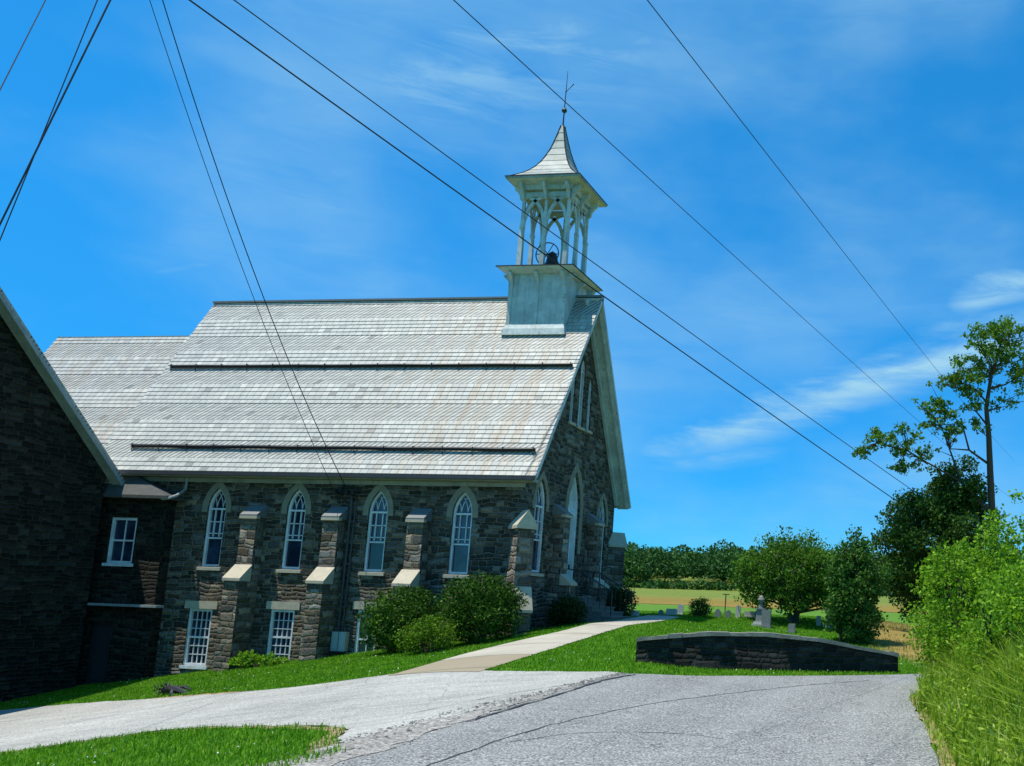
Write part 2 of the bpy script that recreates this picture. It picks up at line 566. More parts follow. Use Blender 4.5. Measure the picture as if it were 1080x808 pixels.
SLATE_CAP = plain_mat('slate_cap', (.16, .17, .17), .6, .4, .3, 8.)
PAINT = paint_mat('white_paint', (.52, .58, .56), .55)
CAPPAINT = paint_mat('spire_paint', (.33, .37, .34), .7)
GREYPAINT = paint_mat('grey_paint', (.30, .34, .34), .6)
PAINT_W = paint_mat('window_paint', (.72, .77, .78), .25, (.5, .5, .48))
DARKMETAL = plain_mat('dark_iron', (.02, .02, .022), .5, .5, .3)
GUTTER = plain_mat('gutter', (.05, .05, .055), .5, .4, .3)
FASCIA = paint_mat('fascia_paint', (.34, .33, .30), .6)
WIRE = plain_mat('wire', (.012, .012, .013), .6, .3, .2)
GREYBOX = plain_mat('grey_box', (.42, .46, .46), .5, .4, .15)
DOORDARK = plain_mat('dark_door', (.03, .03, .032), .5, .4, .3)
WOODBARK = plain_mat('bark', (.075, .06, .045), .9, .2, .5, 9., bmp=.8)
MARBLE = plain_mat('weathered_marble', (.46, .46, .43), .7, .3, .4, 6., bmp=.2)
GRANITE = plain_mat('grey_granite', (.20, .21, .20), .6, .3, .45, 9., bmp=.2)
CONCRETE = plain_mat('walk_concrete', (.40, .375, .31), .9, .2, .4, 2.2, bmp=.2)


def walk_detail():
    """slab joints across the walk, an older brown slab by the drive, damp stains"""
    nt = CONCRETE.node_tree
    b = nt.nodes['Principled BSDF']
    src = b.inputs['Base Color'].links[0].from_socket
    p = pos(nt)
    y = nd(nt, 'SeparateXYZ', {0: p}).outputs[1]
    c = mixc(nt, mth(nt, 'MULTIPLY', smooth(nt, noise(nt, p, 1.1, 7, .7), .45, .7), .45), src, (.2, .18, .13))
    c = mixc(nt, mth(nt, 'LESS_THAN', y, -6.1), c, mixc(nt, .75, c, (.24, .20, .125)))
    c = mixc(nt, mth(nt, 'MULTIPLY', mth(nt, 'LESS_THAN', mth(nt, 'FRACT', mth(nt, 'DIVIDE', mth(nt, 'ADD', y, 50.1), 2.2)), .03), .8), c, (.07, .065, .05))
    nt.links.new(c, b.inputs['Base Color'])


walk_detail()
ROAD = asphalt_mat('road_chipseal', (.045, .047, .045), (.21, .22, .21), (.43, .44, .42), 34.)
DRIVE = asphalt_mat('drive_surface', (.20, .20, .18), (.37, .37, .34), (.48, .48, .44), 36., .55)
VERGE = asphalt_mat('road_edge_gravel', (.10, .095, .085), (.27, .26, .235), (.44, .42, .38), 16., .5, False)
DIRT = asphalt_mat('verge_dirt', (.12, .09, .05), (.27, .20, .10), (.38, .30, .17), 9., .5, False)


def glass_mat():
    m, nt, b = new_mat('window_glass', .06, .7)
    n = noise(nt, nd(nt, 'TexCoord').outputs['Object'], 1.3, 3)
    c = mixc(nt, smooth(nt, n, .4, .65), (.010, .018, .035), (.03, .055, .10))
    link(nt, c, b.inputs['Base Color'])
    bump(nt, b, noise(nt, nd(nt, 'TexCoord').outputs['Object'], 3., 2), .08, .02)
    return m


GLASS = glass_mat()
GRASS = leaf_mat('grass_blades', (.03, .125, .004), (.15, .36, .012), .3, .6, (.36, .40, .09), 1.6)
WEED = leaf_mat('tall_weeds', (.06, .16, .010), (.32, .47, .045), .4, .6, (.66, .66, .32))
LEAF_DARK = leaf_mat('maple_leaves', (.012, .046, .008), (.065, .15, .022), .25, .6)
LEAF_MID = leaf_mat('apple_leaves', (.028, .09, .010), (.11, .24, .025), .3, .6)
LEAF_TALL = leaf_mat('locust_leaves', (.035, .11, .010), (.13, .26, .03), .35, .6)
LEAF_IVY = leaf_mat('vine_leaves', (.018, .075, .014), (.08, .19, .03), .25, .6)
LEAF_LIME = leaf_mat('sapling_leaves', (.05, .15, .008), (.24, .44, .03), .38, .6)
LEAF_SHRUB = leaf_mat('shrub_leaves', (.008, .034, .004), (.06, .155, .012), .2, .6, (.16, .27, .03))
LEAF_SHRUB2 = leaf_mat('young_shrub_leaves', (.03, .09, .005), (.13, .25, .014), .25, .6, (.30, .36, .04))
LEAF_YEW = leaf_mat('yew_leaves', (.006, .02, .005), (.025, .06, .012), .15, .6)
LEAF_FAR = leaf_mat('wood_leaves', (.012, .052, .014), (.055, .145, .030), .2, .6, None, .11)
GROUND = ground_mat()


# ------------------------------------------------------------------ terrain
def sst(a, b, t):
    t = np.clip((np.asarray(t, float) - a) / (b - a), 0, 1)
    return t * t * (3 - 2 * t)


def height(x, y):
    x = np.asarray(x, float)
    y = np.asarray(y, float)
    A = .15 * (np.clip(x, -14, 7) - 7) + .04 * np.minimum(x + 14, 0)
    B = .11 - .09 * sst(2, 9, x)
    ye = np.maximum(np.where(y > 1, 1 + (np.minimum(y, 15) - 1) * .3, y), -40)
    front = -2.4 + A + B * (ye + 14)
    c = -1.1 - .1 * np.clip(x - 8, 0, 14)
    k = sst(3, 12, y)
    near = front * (1 - k) + c * k
    far = np.interp(y, [0, 55, 110, 195, 265, 335, 420, 520, 900, 3000], [-2.5, -2.5, -2.5, -.9, 2.6, 5.8, 14, 19, 20, 20])
    k2 = sst(30, 62, y)
    return near * (1 - k2) + far * k2


def h1(x, y):
    return float(height(x, y))


def grid_mesh(name, xs, ys, mat, zoff=0.):
    X, Y = np.meshgrid(xs, ys)
    Z = height(X, Y) + zoff
    nx, ny = len(xs), len(ys)
    me = bpy.data.meshes.new(name)
    V = np.stack([X, Y, Z], -1).reshape(-1, 3)
    idx = np.arange(nx * ny).reshape(ny, nx)
    F = np.stack([idx[:-1, :-1], idx[:-1, 1:], idx[1:, 1:], idx[1:, :-1]], -1).reshape(-1, 4)
    me.from_pydata(V.tolist(), [], F.tolist())
    me.materials.append(mat)
    me.polygons.foreach_set('use_smooth', [True] * len(me.polygons))
    me.update()
    o = bpy.data.objects.new(name, me)
    COL.objects.link(o)
    return o


def inside(poly, X, Y):
    res = np.zeros(X.shape, bool)
    n = len(poly)
    for i in range(n):
        (x0, y0), (x1, y1) = poly[i], poly[(i + 1) % n]
        if y0 == y1:
            continue
        c = ((y0 > Y) != (y1 > Y)) & (X < (x1 - x0) * (Y - y0) / (y1 - y0) + x0)
        res ^= c
    return res


xs = np.concatenate([np.linspace(-1500, -120, 18), np.linspace(-110, -26, 24), np.arange(-25, 30.01, .5), np.linspace(34, 110, 20), np.linspace(130, 1500, 16)])
ys = np.concatenate([np.linspace(-300, -50, 8), np.arange(-46, 40.01, .5), np.linspace(43, 130, 36), np.linspace(138, 540, 60), np.linspace(600, 3000, 14)])
tag(grid_mesh('ground', xs, ys, GROUND), kind='structure')


def catmull(pts, n=6):
    out = []
    P = [Vector((*p, 0)) for p in pts]
    for i in range(len(P) - 1):
        a, b, c, d = P[max(i - 1, 0)], P[i], P[i + 1], P[min(i + 2, len(P) - 1)]
        for k in range(n):
            t = k / n
            q = .5 * ((2 * b) + (c - a) * t + (2 * a - 5 * b + 4 * c - d) * t * t + (3 * b - a - 3 * c + d) * t ** 3)
            out.append((q.x, q.y))
    out.append(pts[-1])
    return out


def ribbon(name, left, right, mat, zoff, n=8, m=14, jit=0., seed=1):
    """surface between two edge lines, laid on the terrain"""
    rng = random.Random(seed)
    L, Rr = catmull(left, n), catmull(right, n)
    k = min(len(L), len(Rr))
    L, Rr = L[:k], Rr[:k]
    V, F = [], []
    for i in range(k):
        j0, j1 = rng.uniform(-jit, jit), rng.uniform(-jit, jit)
        for j in range(m + 1):
            t = j / m
            x = L[i][0] * (1 - t) + Rr[i][0] * t + (j0 if j == 0 else j1 if j == m else 0)
            y = L[i][1] * (1 - t) + Rr[i][1] * t + (j0 if j == 0 else j1 if j == m else 0)
            V.append((x, y, h1(x, y) + zoff))
    for i in range(k - 1):
        for j in range(m):
            a = i * (m + 1) + j
            F.append((a, a + 1, a + m + 2, a + m + 1))
    me = bpy.data.meshes.new(name)
    me.from_pydata(V, [], F)
    me.materials.append(mat)
    me.polygons.foreach_set('use_smooth', [True] * len(F))
    me.update()
    # faces must look up
    if me.polygons[0].normal.z < 0:
        me.flip_normals()
    o = bpy.data.objects.new(name, me)
    COL.objects.link(o)
    return tag(o, kind='structure'), L + list(reversed(Rr))


ROAD_L = [(8.6, -46), (8.4, -34), (8.2, -24), (7.75, -19), (7.5, -15.3), (7.25, -12), (7.3, -9.7), (8.84, -8.6), (10.86, -7.4), (12.95, -5.8), (15, -3.4), (20, .2), (30, 5)]
ROAD_R = [(15.0, -46), (14.9, -34), (14.5, -24), (14.2, -19), (13.9, -15.3), (13.6, -12.6), (13.45, -11.2), (13.5, -10.4), (13.7, -9.6), (14.1, -8.8), (16, -7.0), (21, -4), (31, 0)]
road, ROAD_P = ribbon('road', ROAD_L, ROAD_R, ROAD, .03, jit=.04)
DRV_U = [(7.6, -9.55), (5.4, -9.1), (3.9, -8.8), (2.4, -8.2), (1.1, -8.0), (-1.4, -8.3), (-4.5, -7.6), (-8.5, -6.3), (-12.2, -5.5), (-14.0, -6.5)]
DRV_D = [(7.75, -19.6), (7.3, -19.3), (6.9, -18.7), (6.0, -17.4), (4.9, -15.6), (2.8, -14.3), (-.2, -13.3), (-3.0, -13.9), (-7, -14.6), (-13.0, -15.5)]
drive, DRIVE_P = ribbon('driveway', DRV_U, DRV_D, DRIVE, .022, m=24, jit=.05, seed=2)
WALK_L = [(1.15, -8.25), (1.2, -6.5), (1.25, -4.9), (1.7, -2.8), (2.3, -.9), (2.45, 1.5), (2.45, 4), (2.45, 7)]
WALK_R = [(3.75, -8.95), (3.75, -6.7), (3.75, -4.5), (3.75, -2.8), (3.75, -.9), (3.8, 1.5), (3.8, 4), (3.8, 7)]
walk, WALK_P = ribbon('walkway', WALK_L, WALK_R, CONCRETE, .03, jit=.02, seed=3)
# loose stones and broken edge where drive meets road, and the dirt verge on the far side of the road
verge, _ = ribbon('gravel_strip', [(8.15, -22), (7.95, -19.6), (7.62, -17.6), (7.5, -15.2), (7.34, -12.5), (7.3, -10.2)],
                  [(7.3, -22), (7.1, -19.6), (7.0, -17.4), (7.3, -15.2), (7.26, -12.5), (7.25, -10.2)], VERGE, .036, m=5, jit=.1, seed=4)
dirt, DIRT_P = ribbon('dirt_verge', [(14.9, -34), (14.5, -24), (14.2, -19), (13.9, -15.3), (13.55, -12.3), (13.45, -10.6)],
                      [(15.6, -34), (15.1, -24), (14.75, -19), (14.4, -15.3), (13.95, -12.3), (13.7, -10.6)], DIRT, .024, m=4, jit=.08, seed=5)
_mud, MUD_P = ribbon('bare_earth_edge', [(-6.6, -6.95), (-5.6, -7.1), (-4.2, -7.45), (-2.6, -7.95)], [(-6.5, -7.35), (-5.6, -7.45), (-4.2, -7.75), (-2.6, -8.1)], DIRT, .016, m=3, jit=.08, seed=6)


_isl, ISL_P = ribbon('bare_earth_edge', [(7.3, -19.3), (6.9, -18.7), (6.0, -17.4), (4.9, -15.6), (2.8, -14.3), (-.2, -13.3), (-3.0, -13.9), (-7, -14.6)],
                     [(7.2, -19.75), (6.7, -19.0), (5.8, -17.65), (4.75, -15.85), (2.75, -14.5), (-.2, -13.45), (-3.0, -14.05), (-7, -14.75)], DIRT, .016, m=3, jit=.07, seed=7)
_lw, LW_P = ribbon('bare_earth_edge', [(7.3, -9.75), (8.84, -8.65), (10.86, -7.45), (12.95, -5.85)], [(7.25, -9.55), (8.8, -8.45), (10.8, -7.3), (12.9, -5.72)], DIRT, .016, m=3, jit=.05, seed=8)


# ------------------------------------------------------------------ foliage helpers
def seam(name, pts, w, mat, zoff, seed):
    rg = random.Random(seed)
    c = catmull(pts, 8)
    mb = MB()
    off = [(rg.uniform(-.03, .03), w * rg.uniform(.4, 1.3)) for _ in c]
    for i in range(len(c) - 1):
        q = []
        for k in (i, i + 1):
            t = (Vector(c[min(k + 1, len(c) - 1)]) - Vector(c[max(k - 1, 0)])).normalized()
            n = Vector((-t.y, t.x))
            for s in (1, -1):
                p = Vector(c[k]) + n * (off[k][0] + s * off[k][1] / 2)
                q.append((p.x, p.y, h1(p.x, p.y) + zoff))
        mb.face([q[1], q[3], q[2], q[0]])
    return tag(mb.build(name, mat), kind='structure')


TAR = plain_mat('tar', (.035, .037, .036), .6, .4, .5, 7.)
seam('road_tar_seam', [(9.0, -20.5), (8.9, -17.5), (9.3, -14.5), (10.2, -12.0), (11.3, -9.6), (12.4, -7.9)], .035, TAR, .034, 1)
seam('road_tar_seam', [(7.7, -17.0), (7.62, -15.0), (7.5, -12.5), (7.45, -10.8), (7.6, -9.6)], .06, TAR, .043, 2)
seam('road_tar_seam', [(9.05, -18.6), (9.6, -17.6), (10.6, -17.2), (11.4, -17.4)], .02, TAR, .034, 3)
seam('road_tar_seam', [(5.6, -15.2), (6.3, -13.6), (7.0, -12.4), (7.3, -11.2)], .03, TAR, .028, 4)


def leaf_quads(C, size, rng, droop=.0, aspect=.55):
    """one pointed, slightly folded leaf (two triangles sharing a midrib) per centre"""
    n = len(C)
    d = rng.normal(size=(n, 3))
    d[:, 2] -= droop
    d /= np.linalg.norm(d, axis=1, keepdims=True)
    a = rng.normal(size=(n, 3))
    s = np.cross(d, a)
    s /= np.linalg.norm(s, axis=1, keepdims=True)
    L = (size * rng.uniform(.6, 1.35, n))[:, None]
    W = L * aspect * .5
    up = np.cross(s, d)
    V = np.empty((n, 4, 3), np.float32)
    V[:, 0] = C - d * L * .5
    V[:, 1] = C + s * W - up * W * .15
    V[:, 2] = C + d * L * .5
    V[:, 3] = C - s * W - up * W * .15
    return V.reshape(-1, 3)


def clump_points(centres, radii, per, rng, shell=.55, flat=.8):
    out = []
    for c, r in zip(centres, radii):
        k = max(4, int(per * r ** 2))
        d = rng.normal(size=(k, 3))
        d /= np.linalg.norm(d, axis=1, keepdims=True)
        rad = r * (shell + (1 - shell) * rng.random(k)) ** .7
        rad *= 1 + .35 * np.sin(d[:, 0] * 5 + c[0] * 3) * np.cos(d[:, 1] * 4 + c[1])
        p = d * rad[:, None]
        p[:, 2] *= flat
        out.append(p + np.array(c))
    return np.concatenate(out)


def scatter_clumps(c, r, n, rng, cr=(.25, .5), low=-1.):
    """clump centres spread through an ellipsoid of radii r round c, denser outside"""
    P, Q = [], []
    while len(P) < n:
        d = rng.normal(size=3)
        d /= np.linalg.norm(d)
        if d[2] < low:
            continue
        t = rng.uniform(.35, 1.) ** .6
        P.append((c[0] + d[0] * r[0] * t, c[1] + d[1] * r[1] * t, c[2] + d[2] * r[2] * t))
        Q.append(rng.uniform(*cr))
    return P, Q


def branchy(mb, base, tip, r0, r1, rng, bend=.15, n=6):
    base, tip = Vector(base), Vector(tip)
    L = (tip - base).length
    o = Vector((rng.normal() * bend * L, rng.normal() * bend * L, rng.normal() * bend * L * .4))
    pts = [base.lerp(tip, t) + o * math.sin(math.pi * t) * .6 for t in np.linspace(0, 1, n)]
    mb.tube(pts, [r0 + (r1 - r0) * t for t in np.linspace(0, 1, n)], 7)
    return pts


# ------------------------------------------------------------------ church
CH = thing('stone_church', 'grey stone church with pale slate roof, pointed windows and white open belfry', 'church', (-7, 4.2, -3.0))
W = 8.448
ZE, ZR, OV = 3.19, 10.67, .456
XF, XR, XG, XB = .85, -15.57, .3, -15.2
SL = (ZR - ZE) / (W / 2 + OV)
HW = W / 2
MG = Matrix(((0, -1, 0, XG), (1, 0, 0, 0), (0, 0, 1, 0), (0, 0, 0, 1)))     # local u -> +y, outwards (-v) -> +x


def arch(u0, u1, z0, za, rise=None, n=9):
    """closed outline of a pointed opening, counter clockwise from the bottom"""
    a = (u1 - u0) / 2
    r = rise or a * 2.1
    zs = za - r
    Rr = (a * a + r * r) / (2 * a)
    pts = [(u0, z0), (u1, z0)]
    t1 = math.acos(max(-1, min(1, (a - Rr) / -Rr)))
    for k in range(n + 1):
        t = t1 * k / n
        pts.append((u1 - Rr + Rr * math.cos(t), zs + Rr * math.sin(t)))
    for k in range(n - 1, -1, -1):
        t = t1 * k / n
        pts.append((u0 + Rr - Rr * math.cos(t), zs + Rr * math.sin(t)))
    return pts


def inset(loop, d):
    n = len(loop)
    out = []
    for i in range(n):
        p, q, r = Vector(loop[i - 1]), Vector(loop[i]), Vector(loop[(i + 1) % n])
        e1, e2 = (q - p).normalized(), (r - q).normalized()
        n1, n2 = Vector((-e1.y, e1.x)), Vector((-e2.y, e2.x))
        m = (n1 + n2)
        m = m / max(.3, m.dot(n1))
        out.append(tuple(q + m * d))
    return out


def ring(mb, outer, inner, y0, y1, mi=0):
    """frame between two loops, front at y0 (towards viewer, smaller), back at y1"""
    n = len(outer)
    for i in range(n):
        j = (i + 1) % n
        o0, o1, i0, i1 = outer[i], outer[j], inner[i], inner[j]
        f = lambda p, y: (p[0], y, p[1])
        mb.face([f(o0, y0), f(o1, y0), f(i1, y0), f(i0, y0)], mi)
        mb.face([f(i0, y0), f(i1, y0), f(i1, y1), f(i0, y1)], mi)
        mb.face([f(o1, y0), f(o0, y0), f(o0, y1), f(o1, y1)], mi)


def reveal(mb, loop, d, mi=0):
    n = len(loop)
    for i in range(n):
        j = (i + 1) % n
        a, b = loop[i], loop[j]
        mb.face([(a[0], 0, a[1]), (b[0], 0, b[1]), (b[0], d, b[1]), (a[0], d, a[1])], mi)


def pointed_window(M, u0, u1, z0, za, parent, surround=True, sill=True, tracery=True, depth=.17):
    lp = arch(u0, u1, z0, za)
    a = (u1 - u0) / 2
    um = (u0 + u1) / 2
    zs = za - a * 2.1
    fw = .075 if a > .28 else .05
    mb = MB(M)
    i1 = inset(lp, fw)
    ring(mb, lp, i1, depth - .1, depth + .02)
    zb = z0 + fw
    H = zs - zb
    b = .03
    y0, y1 = depth - .07, depth + .0
    if tracery:
        mb.box((u0 + fw, y0 - .02, zs - .03), (u1 - fw, y1, zs + .03))               # transom below the arch head
        mb.box((u0 + fw, y0 - .015, zb + H * .46), (u1 - fw, y1, zb + H * .46 + .05))   # meeting rail
        for q in (.55, .76):
            mb.box((u0 + fw, y0, zb + H * q), (u1 - fw, y1, zb + H * q + b))
        for q in (-.33, .33):
            mb.box((um + q * a - b / 2, y0, zb + H * .5), (um + q * a + b / 2, y1, zs))
        # intersecting tracery in the head: each bar runs parallel to the arch until it meets the other side
        Rr = (a * a + (a * 2.1) ** 2) / (2 * a)
        for sgn in (-1, 1):
            for q in (-.33, .33):
                pts = []
                for k in range(12):
                    t = k * .055
                    z = zs + Rr * math.sin(t)
                    u = um + sgn * (q * a - (Rr - Rr * math.cos(t)))
                    if abs(u - um) > (a - Rr + math.sqrt(max(0, Rr * Rr - (z - zs) ** 2))) - fw * .6:
                        break
                    pts.append((u, y1 - .02, z))
                for p, q2 in zip(pts, pts[1:]):
                    mb.beam(p, q2, .022, .03, (0, 1, 0))
    else:
        mb.box((um - .03, y0 - .02, zb), (um + .03, y1, za - a * .9))
        mb.box((u0 + fw, y0, zs), (u1 - fw, y1, zs + .04))
        mb.box((u0 + fw, y0, zb + H * .5), (u1 - fw, y1, zb + H * .5 + .04))
    win = mb.build('window', PAINT_W, parent)
    g = MB(M)
    g.sheet([i1], depth - .02)
    g.build('pane', GLASS, win)
    if surround:
        s = MB(M)
        w = .2
        n = len(lp)
        arc = lp[2:]
        # voussoirs, each a little proud of the wall, from springing to springing
        ext = [(arc[0][0], zs - .12)] + arc + [(arc[-1][0], zs - .12)]
        out = []
        for i, p in enumerate(ext):
            q0, q1 = Vector(ext[max(i - 1, 0)]), Vector(ext[min(i + 1, len(ext) - 1)])
            t = (q1 - q0).normalized()
            nn = Vector((t.y, -t.x))
            if abs(p[0] - um) < 1e-5:
                nn = Vector((0, 1.25))
            out.append((p[0] + nn.x * w, p[1] + nn.y * w))
        for i in range(len(ext) - 1):
            A, B, C2, D = ext[i], ext[i + 1], out[i + 1], out[i]
            yy = -.018 - .006 * (i % 3)
            f = lambda p, y: (p[0], y, p[1])
            s.hexa([f(A, .0), f(B, .0), f(C2, .0), f(D, .0)], [f(A, yy), f(B, yy), f(C2, yy), f(D, yy)])
        s.build('arch_surround', ARCHST, win)
    if sill:
        s = MB(M)
        s.hexa([(u0 - .1, -.07, z0 - .13), (u1 + .1, -.07, z0 - .13), (u1 + .1, depth, z0 - .13), (u0 - .1, depth, z0 - .13)],
               [(u0 - .1, -.07, z0 - .03), (u1 + .1, -.07, z0 - .03), (u1 + .1, depth, z0), (u0 - .1, depth, z0)])
        s.build('sill', TRIM, win)
    return lp


def sash_window(M, u0, u1, z0, z1, parent, cols=4, rows=6, sill=None, lintel=True, depth=.14):
    lp = [(u0, z0), (u1, z0), (u1, z1), (u0, z1)]
    mb = MB(M)
    fw = .085
    i1 = inset(lp, fw)
    ring(mb, lp, i1, depth - .1, depth + .02)
    for k in range(1, cols):
        u = u0 + fw + (u1 - u0 - 2 * fw) * k / cols
        mb.box((u - .012, depth - .055, z0 + fw), (u + .012, depth, z1 - fw))
    for k in range(1, rows):
        z = z0 + fw + (z1 - z0 - 2 * fw) * k / rows
        t = .03 if k == rows // 2 else .012
        mb.box((u0 + fw, depth - .055 - t, z - t), (u1 - fw, depth - .002, z + t))
    win = mb.build('window', PAINT_W, parent)
    g = MB(M)
    g.sheet([i1], depth - .02)
    g.build('pane', GLASS, win)
    if lintel:
        s = MB(M)
        s.box((u0 - .17, -.03, z1), (u1 + .17, depth, z1 + .26))
        s.build('lintel', TRIM, win)
    if sill:
        s = MB(M)
        s.box((u0 - .08, -.06, z0 - .1), (u1 + .08, depth, z0))
        s.build('sill', sill, win)
    return lp


# south wall: four pointed windows above, three openings below
I4 = Matrix()
holes = []
for i in range(4):
    u = -11.136 + 3.0 * i
    holes.append(pointed_window(I4, u, u + .70, 0, 2.70, CH))
holes.append(sash_window(I4, -11.34, -10.46, -3.3, -1.42, CH, sill=PAINT_W))
holes.append(sash_window(I4, -8.3, -7.42, -3.16, -1.34, CH))
holes.append(sash_window(I4, -5.16, -4.42, -2.72, -1.24, CH, cols=2, rows=3))
mb = MB()
mb.sheet([[(XB, -5.2), (XG, -5.2), (XG, 3.72), (XB, 3.72)]] + holes, 0)
for lp in holes:
    reveal(mb, lp, .2)
mb.face([(XB, W, -5.2), (XB, W, 3.72), (XG, W, 3.72), (XG, W, -5.2)])
mb.face([(XB, 0, -5.2), (XB, 0, 3.72), (XB, HW, ZR - .15), (XB, W, 3.72), (XB, W, -5.2)])
mb.build('side_wall', STONE, CH)

gh = []
for u in (1.32, W - 1.32):
    gh.append(pointed_window(MG, u - .46, u + .46, .18, 3.36, CH, tracery=True))
for u, w, z0, za in ((HW, .5, 5.70, 8.30), (HW - .82, .38, 5.72, 7.75), (HW + .82, .38, 5.72, 7.75)):
    gh.append(pointed_window(MG, u - w / 2, u + w / 2, z0, za, CH, surround=False, tracery=False))
# door with pointed head
dl = arch(HW - .58, HW + .58, -.55, 4.02, rise=1.5)
gh.append(dl)
mb = MB(MG)
di = inset(dl, .09)
ring(mb, dl, di, .1, .3)
mb.box((HW - .5, .16, 2.42), (HW + .5, .3, 2.54))
door = mb.build('door_frame', PAINT_W, CH)
mb = MB(MG)
mb.sheet([di], .27)
mb.box((HW - .02, .235, -.46), (HW + .02, .275, 2.4))
for s in (-1, 1):
    for za, zb in ((-.3, .7), (.85, 2.25)):
        for (a0, a1, b0, b1) in ((.08, .12, za, zb), (.40, .44, za, zb)):
            mb.box((HW + s * a0, .245, b0), (HW + s * a1, .272, b1))
        for b0 in (za, zb - .04):
            mb.box((HW + s * .12, .246, b0), (HW + s * .40, .272, b0 + .04))
mb.build('door_leaf', PAINT_W, door)
mb = MB(MG)
mb.box((HW + .42, .2, .45), (HW + .47, .25, .6))
mb.build('door_handle', DARKMETAL, door)
s = MB(MG)
arc = dl[2:]
ext = [(arc[0][0], 1.0)] + arc + [(arc[-1][0], 1.0)]
for i in range(len(ext) - 1):
    def off(i, w):
        q0, q1 = Vector(ext[max(i - 1, 0)]), Vector(ext[min(i + 1, len(ext) - 1)])
        t = (q1 - q0).normalized()
        nn = Vector((t.y, -t.x)) if abs(ext[i][0] - HW) > 1e-5 else Vector((0, 1.3))
        return (ext[i][0] + nn.x * w, ext[i][1] + nn.y * w)
    A, B, C2, D = ext[i], ext[i + 1], off(i + 1, .26), off(i, .26)
    f = lambda p, y: (p[0], y, p[1])
    yy = -.02 - .006 * (i % 3)
    s.hexa([f(A, .0), f(B, .0), f(C2, .0), f(D, .0)], [f(A, yy), f(B, yy), f(C2, yy), f(D, yy)])
s.build('arch_surround', ARCHST, door)

mb = MB(MG)
mb.sheet([[(0, -5.2), (W, -5.2), (W, 3.72), (HW, ZR - .15), (0, 3.72)]] + gh, 0)
for lp in gh:
    reveal(mb, lp, .3 if lp is dl else .2)
mb.build('gable_wall', STONE, CH)


# roof: slates laid as overlapping courses
def slate_slope(mb, xa, xb, side, ze=ZE, zr=ZR, y_eave=-OV, yc=HW, th=.10):
    ln = math.hypot(zr - ze, yc - y_eave)
    nrow = int(round(ln / .2))
    dy, dz = (yc - y_eave) / ln, (zr - ze) / ln
    P = lambda x, t, lift: (x, (y_eave + dy * t - dz * lift) if side < 0 else 2 * yc - (y_eave + dy * t - dz * lift), ze + dz * t + dy * lift)
    for r in range(nrow):
        t0, t1 = r * .2, min(ln, (r + 1) * .2)
        lf = .010 if (r + 2) % 9 > 4.5 else .026
        q = [P(xa, t0, lf), P(xb, t0, lf), P(xb, t1, .004), P(xa, t1, .004)]
        uv = [(xa, t0 + .001), (xb, t0 + .001), (xb, t1 - .001), (xa, t1 - .001)]
        e = [P(xa, t0, lf), P(xa, t0, .003), P(xb, t0, .003), P(xb, t0, lf)]
        ev = [(xa, t0 + .002)] * 4
        if side > 0:
            q.reverse(), uv.reverse(), e.reverse()
        mb.face(q, 0, uv)
        mb.face(e, 0, [(xa, t0 + .002), (xa, t0 + .002), (xb, t0 + .002), (xb, t0 + .002)])
    # boarded underside and end edges
    lo = [P(xa, 0, -th), P(xb, 0, -th), P(xb, ln, -th), P(xa, ln, -th)]
    hi = [P(xa, 0, 0), P(xb, 0, 0), P(xb, ln, 0), P(xa, ln, 0)]
    mb.face(lo if side > 0 else list(reversed(lo)), 1)
    for i in (0, 1, 3):
        j = (i + 1) % 4
        mb.face([lo[i], lo[j], hi[j], hi[i]], 1)


mb = MB()
slate_slope(mb, XR, XF, -1)
slate_slope(mb, XR, XF, 1)
roof = mb.build('roof', [SLATE, PAINT], CH)
mb = MB()
mb.beam((XR, HW, ZR + .01), (XF, HW, ZR + .01), .28, .07)
mb.build('ridge_cap', SLATE_CAP, roof)


def roof_at(x, t, lift):
    ln = math.hypot(ZR - ZE, HW + OV)
    dy, dz = (HW + OV) / ln, (ZR - ZE) / ln
    return Vector((x, -OV + dy * t - dz * lift, ZE + dz * t + dy * lift))


for x0, x1, zz in ((-14.45, .55, 4.05), (-15.3, .72, 7.45)):
    t = (zz - ZE) / (ZR - ZE) * math.hypot(ZR - ZE, HW + OV)
    mb = MB()
    n = int((x1 - x0) / 1.02)
    for k, lift in ((0, .06), (1, .12)):
        mb.tube([roof_at(x0 + (x1 - x0) * i / 12, t + .03 * k, lift + .012 * math.sin(i * 2.1)) for i in range(13)], .036, 6)
    for i in range(n + 1):
        x = x0 + .06 + (x1 - x0 - .12) * i / n
        mb.tube([roof_at(x, t + .14, .03), roof_at(x, t + .05, .18)], .014, 5)
        mb.tube([roof_at(x, t - .16, .03), roof_at(x, t + .05, .17)], .014, 5)
    mb.build('snow_guard', DARKMETAL, roof)

# eaves: gutter, fascia and frieze board along the south side
mb = MB()
mb.box((XR + .1, -OV - .10, ZE - .14), (XF - .02, -OV + .02, ZE - .03))
mb.build('gutter', GUTTER, CH)
mb = MB()
mb.box((XB, -OV + .04, ZE - .17), (XF - .1, -.004, ZE - .09))
mb.box((XB, -.06, ZE - .32), (XG + .02, -.006, ZE - .18))
mb.build('soffit_board', FASCIA, CH)
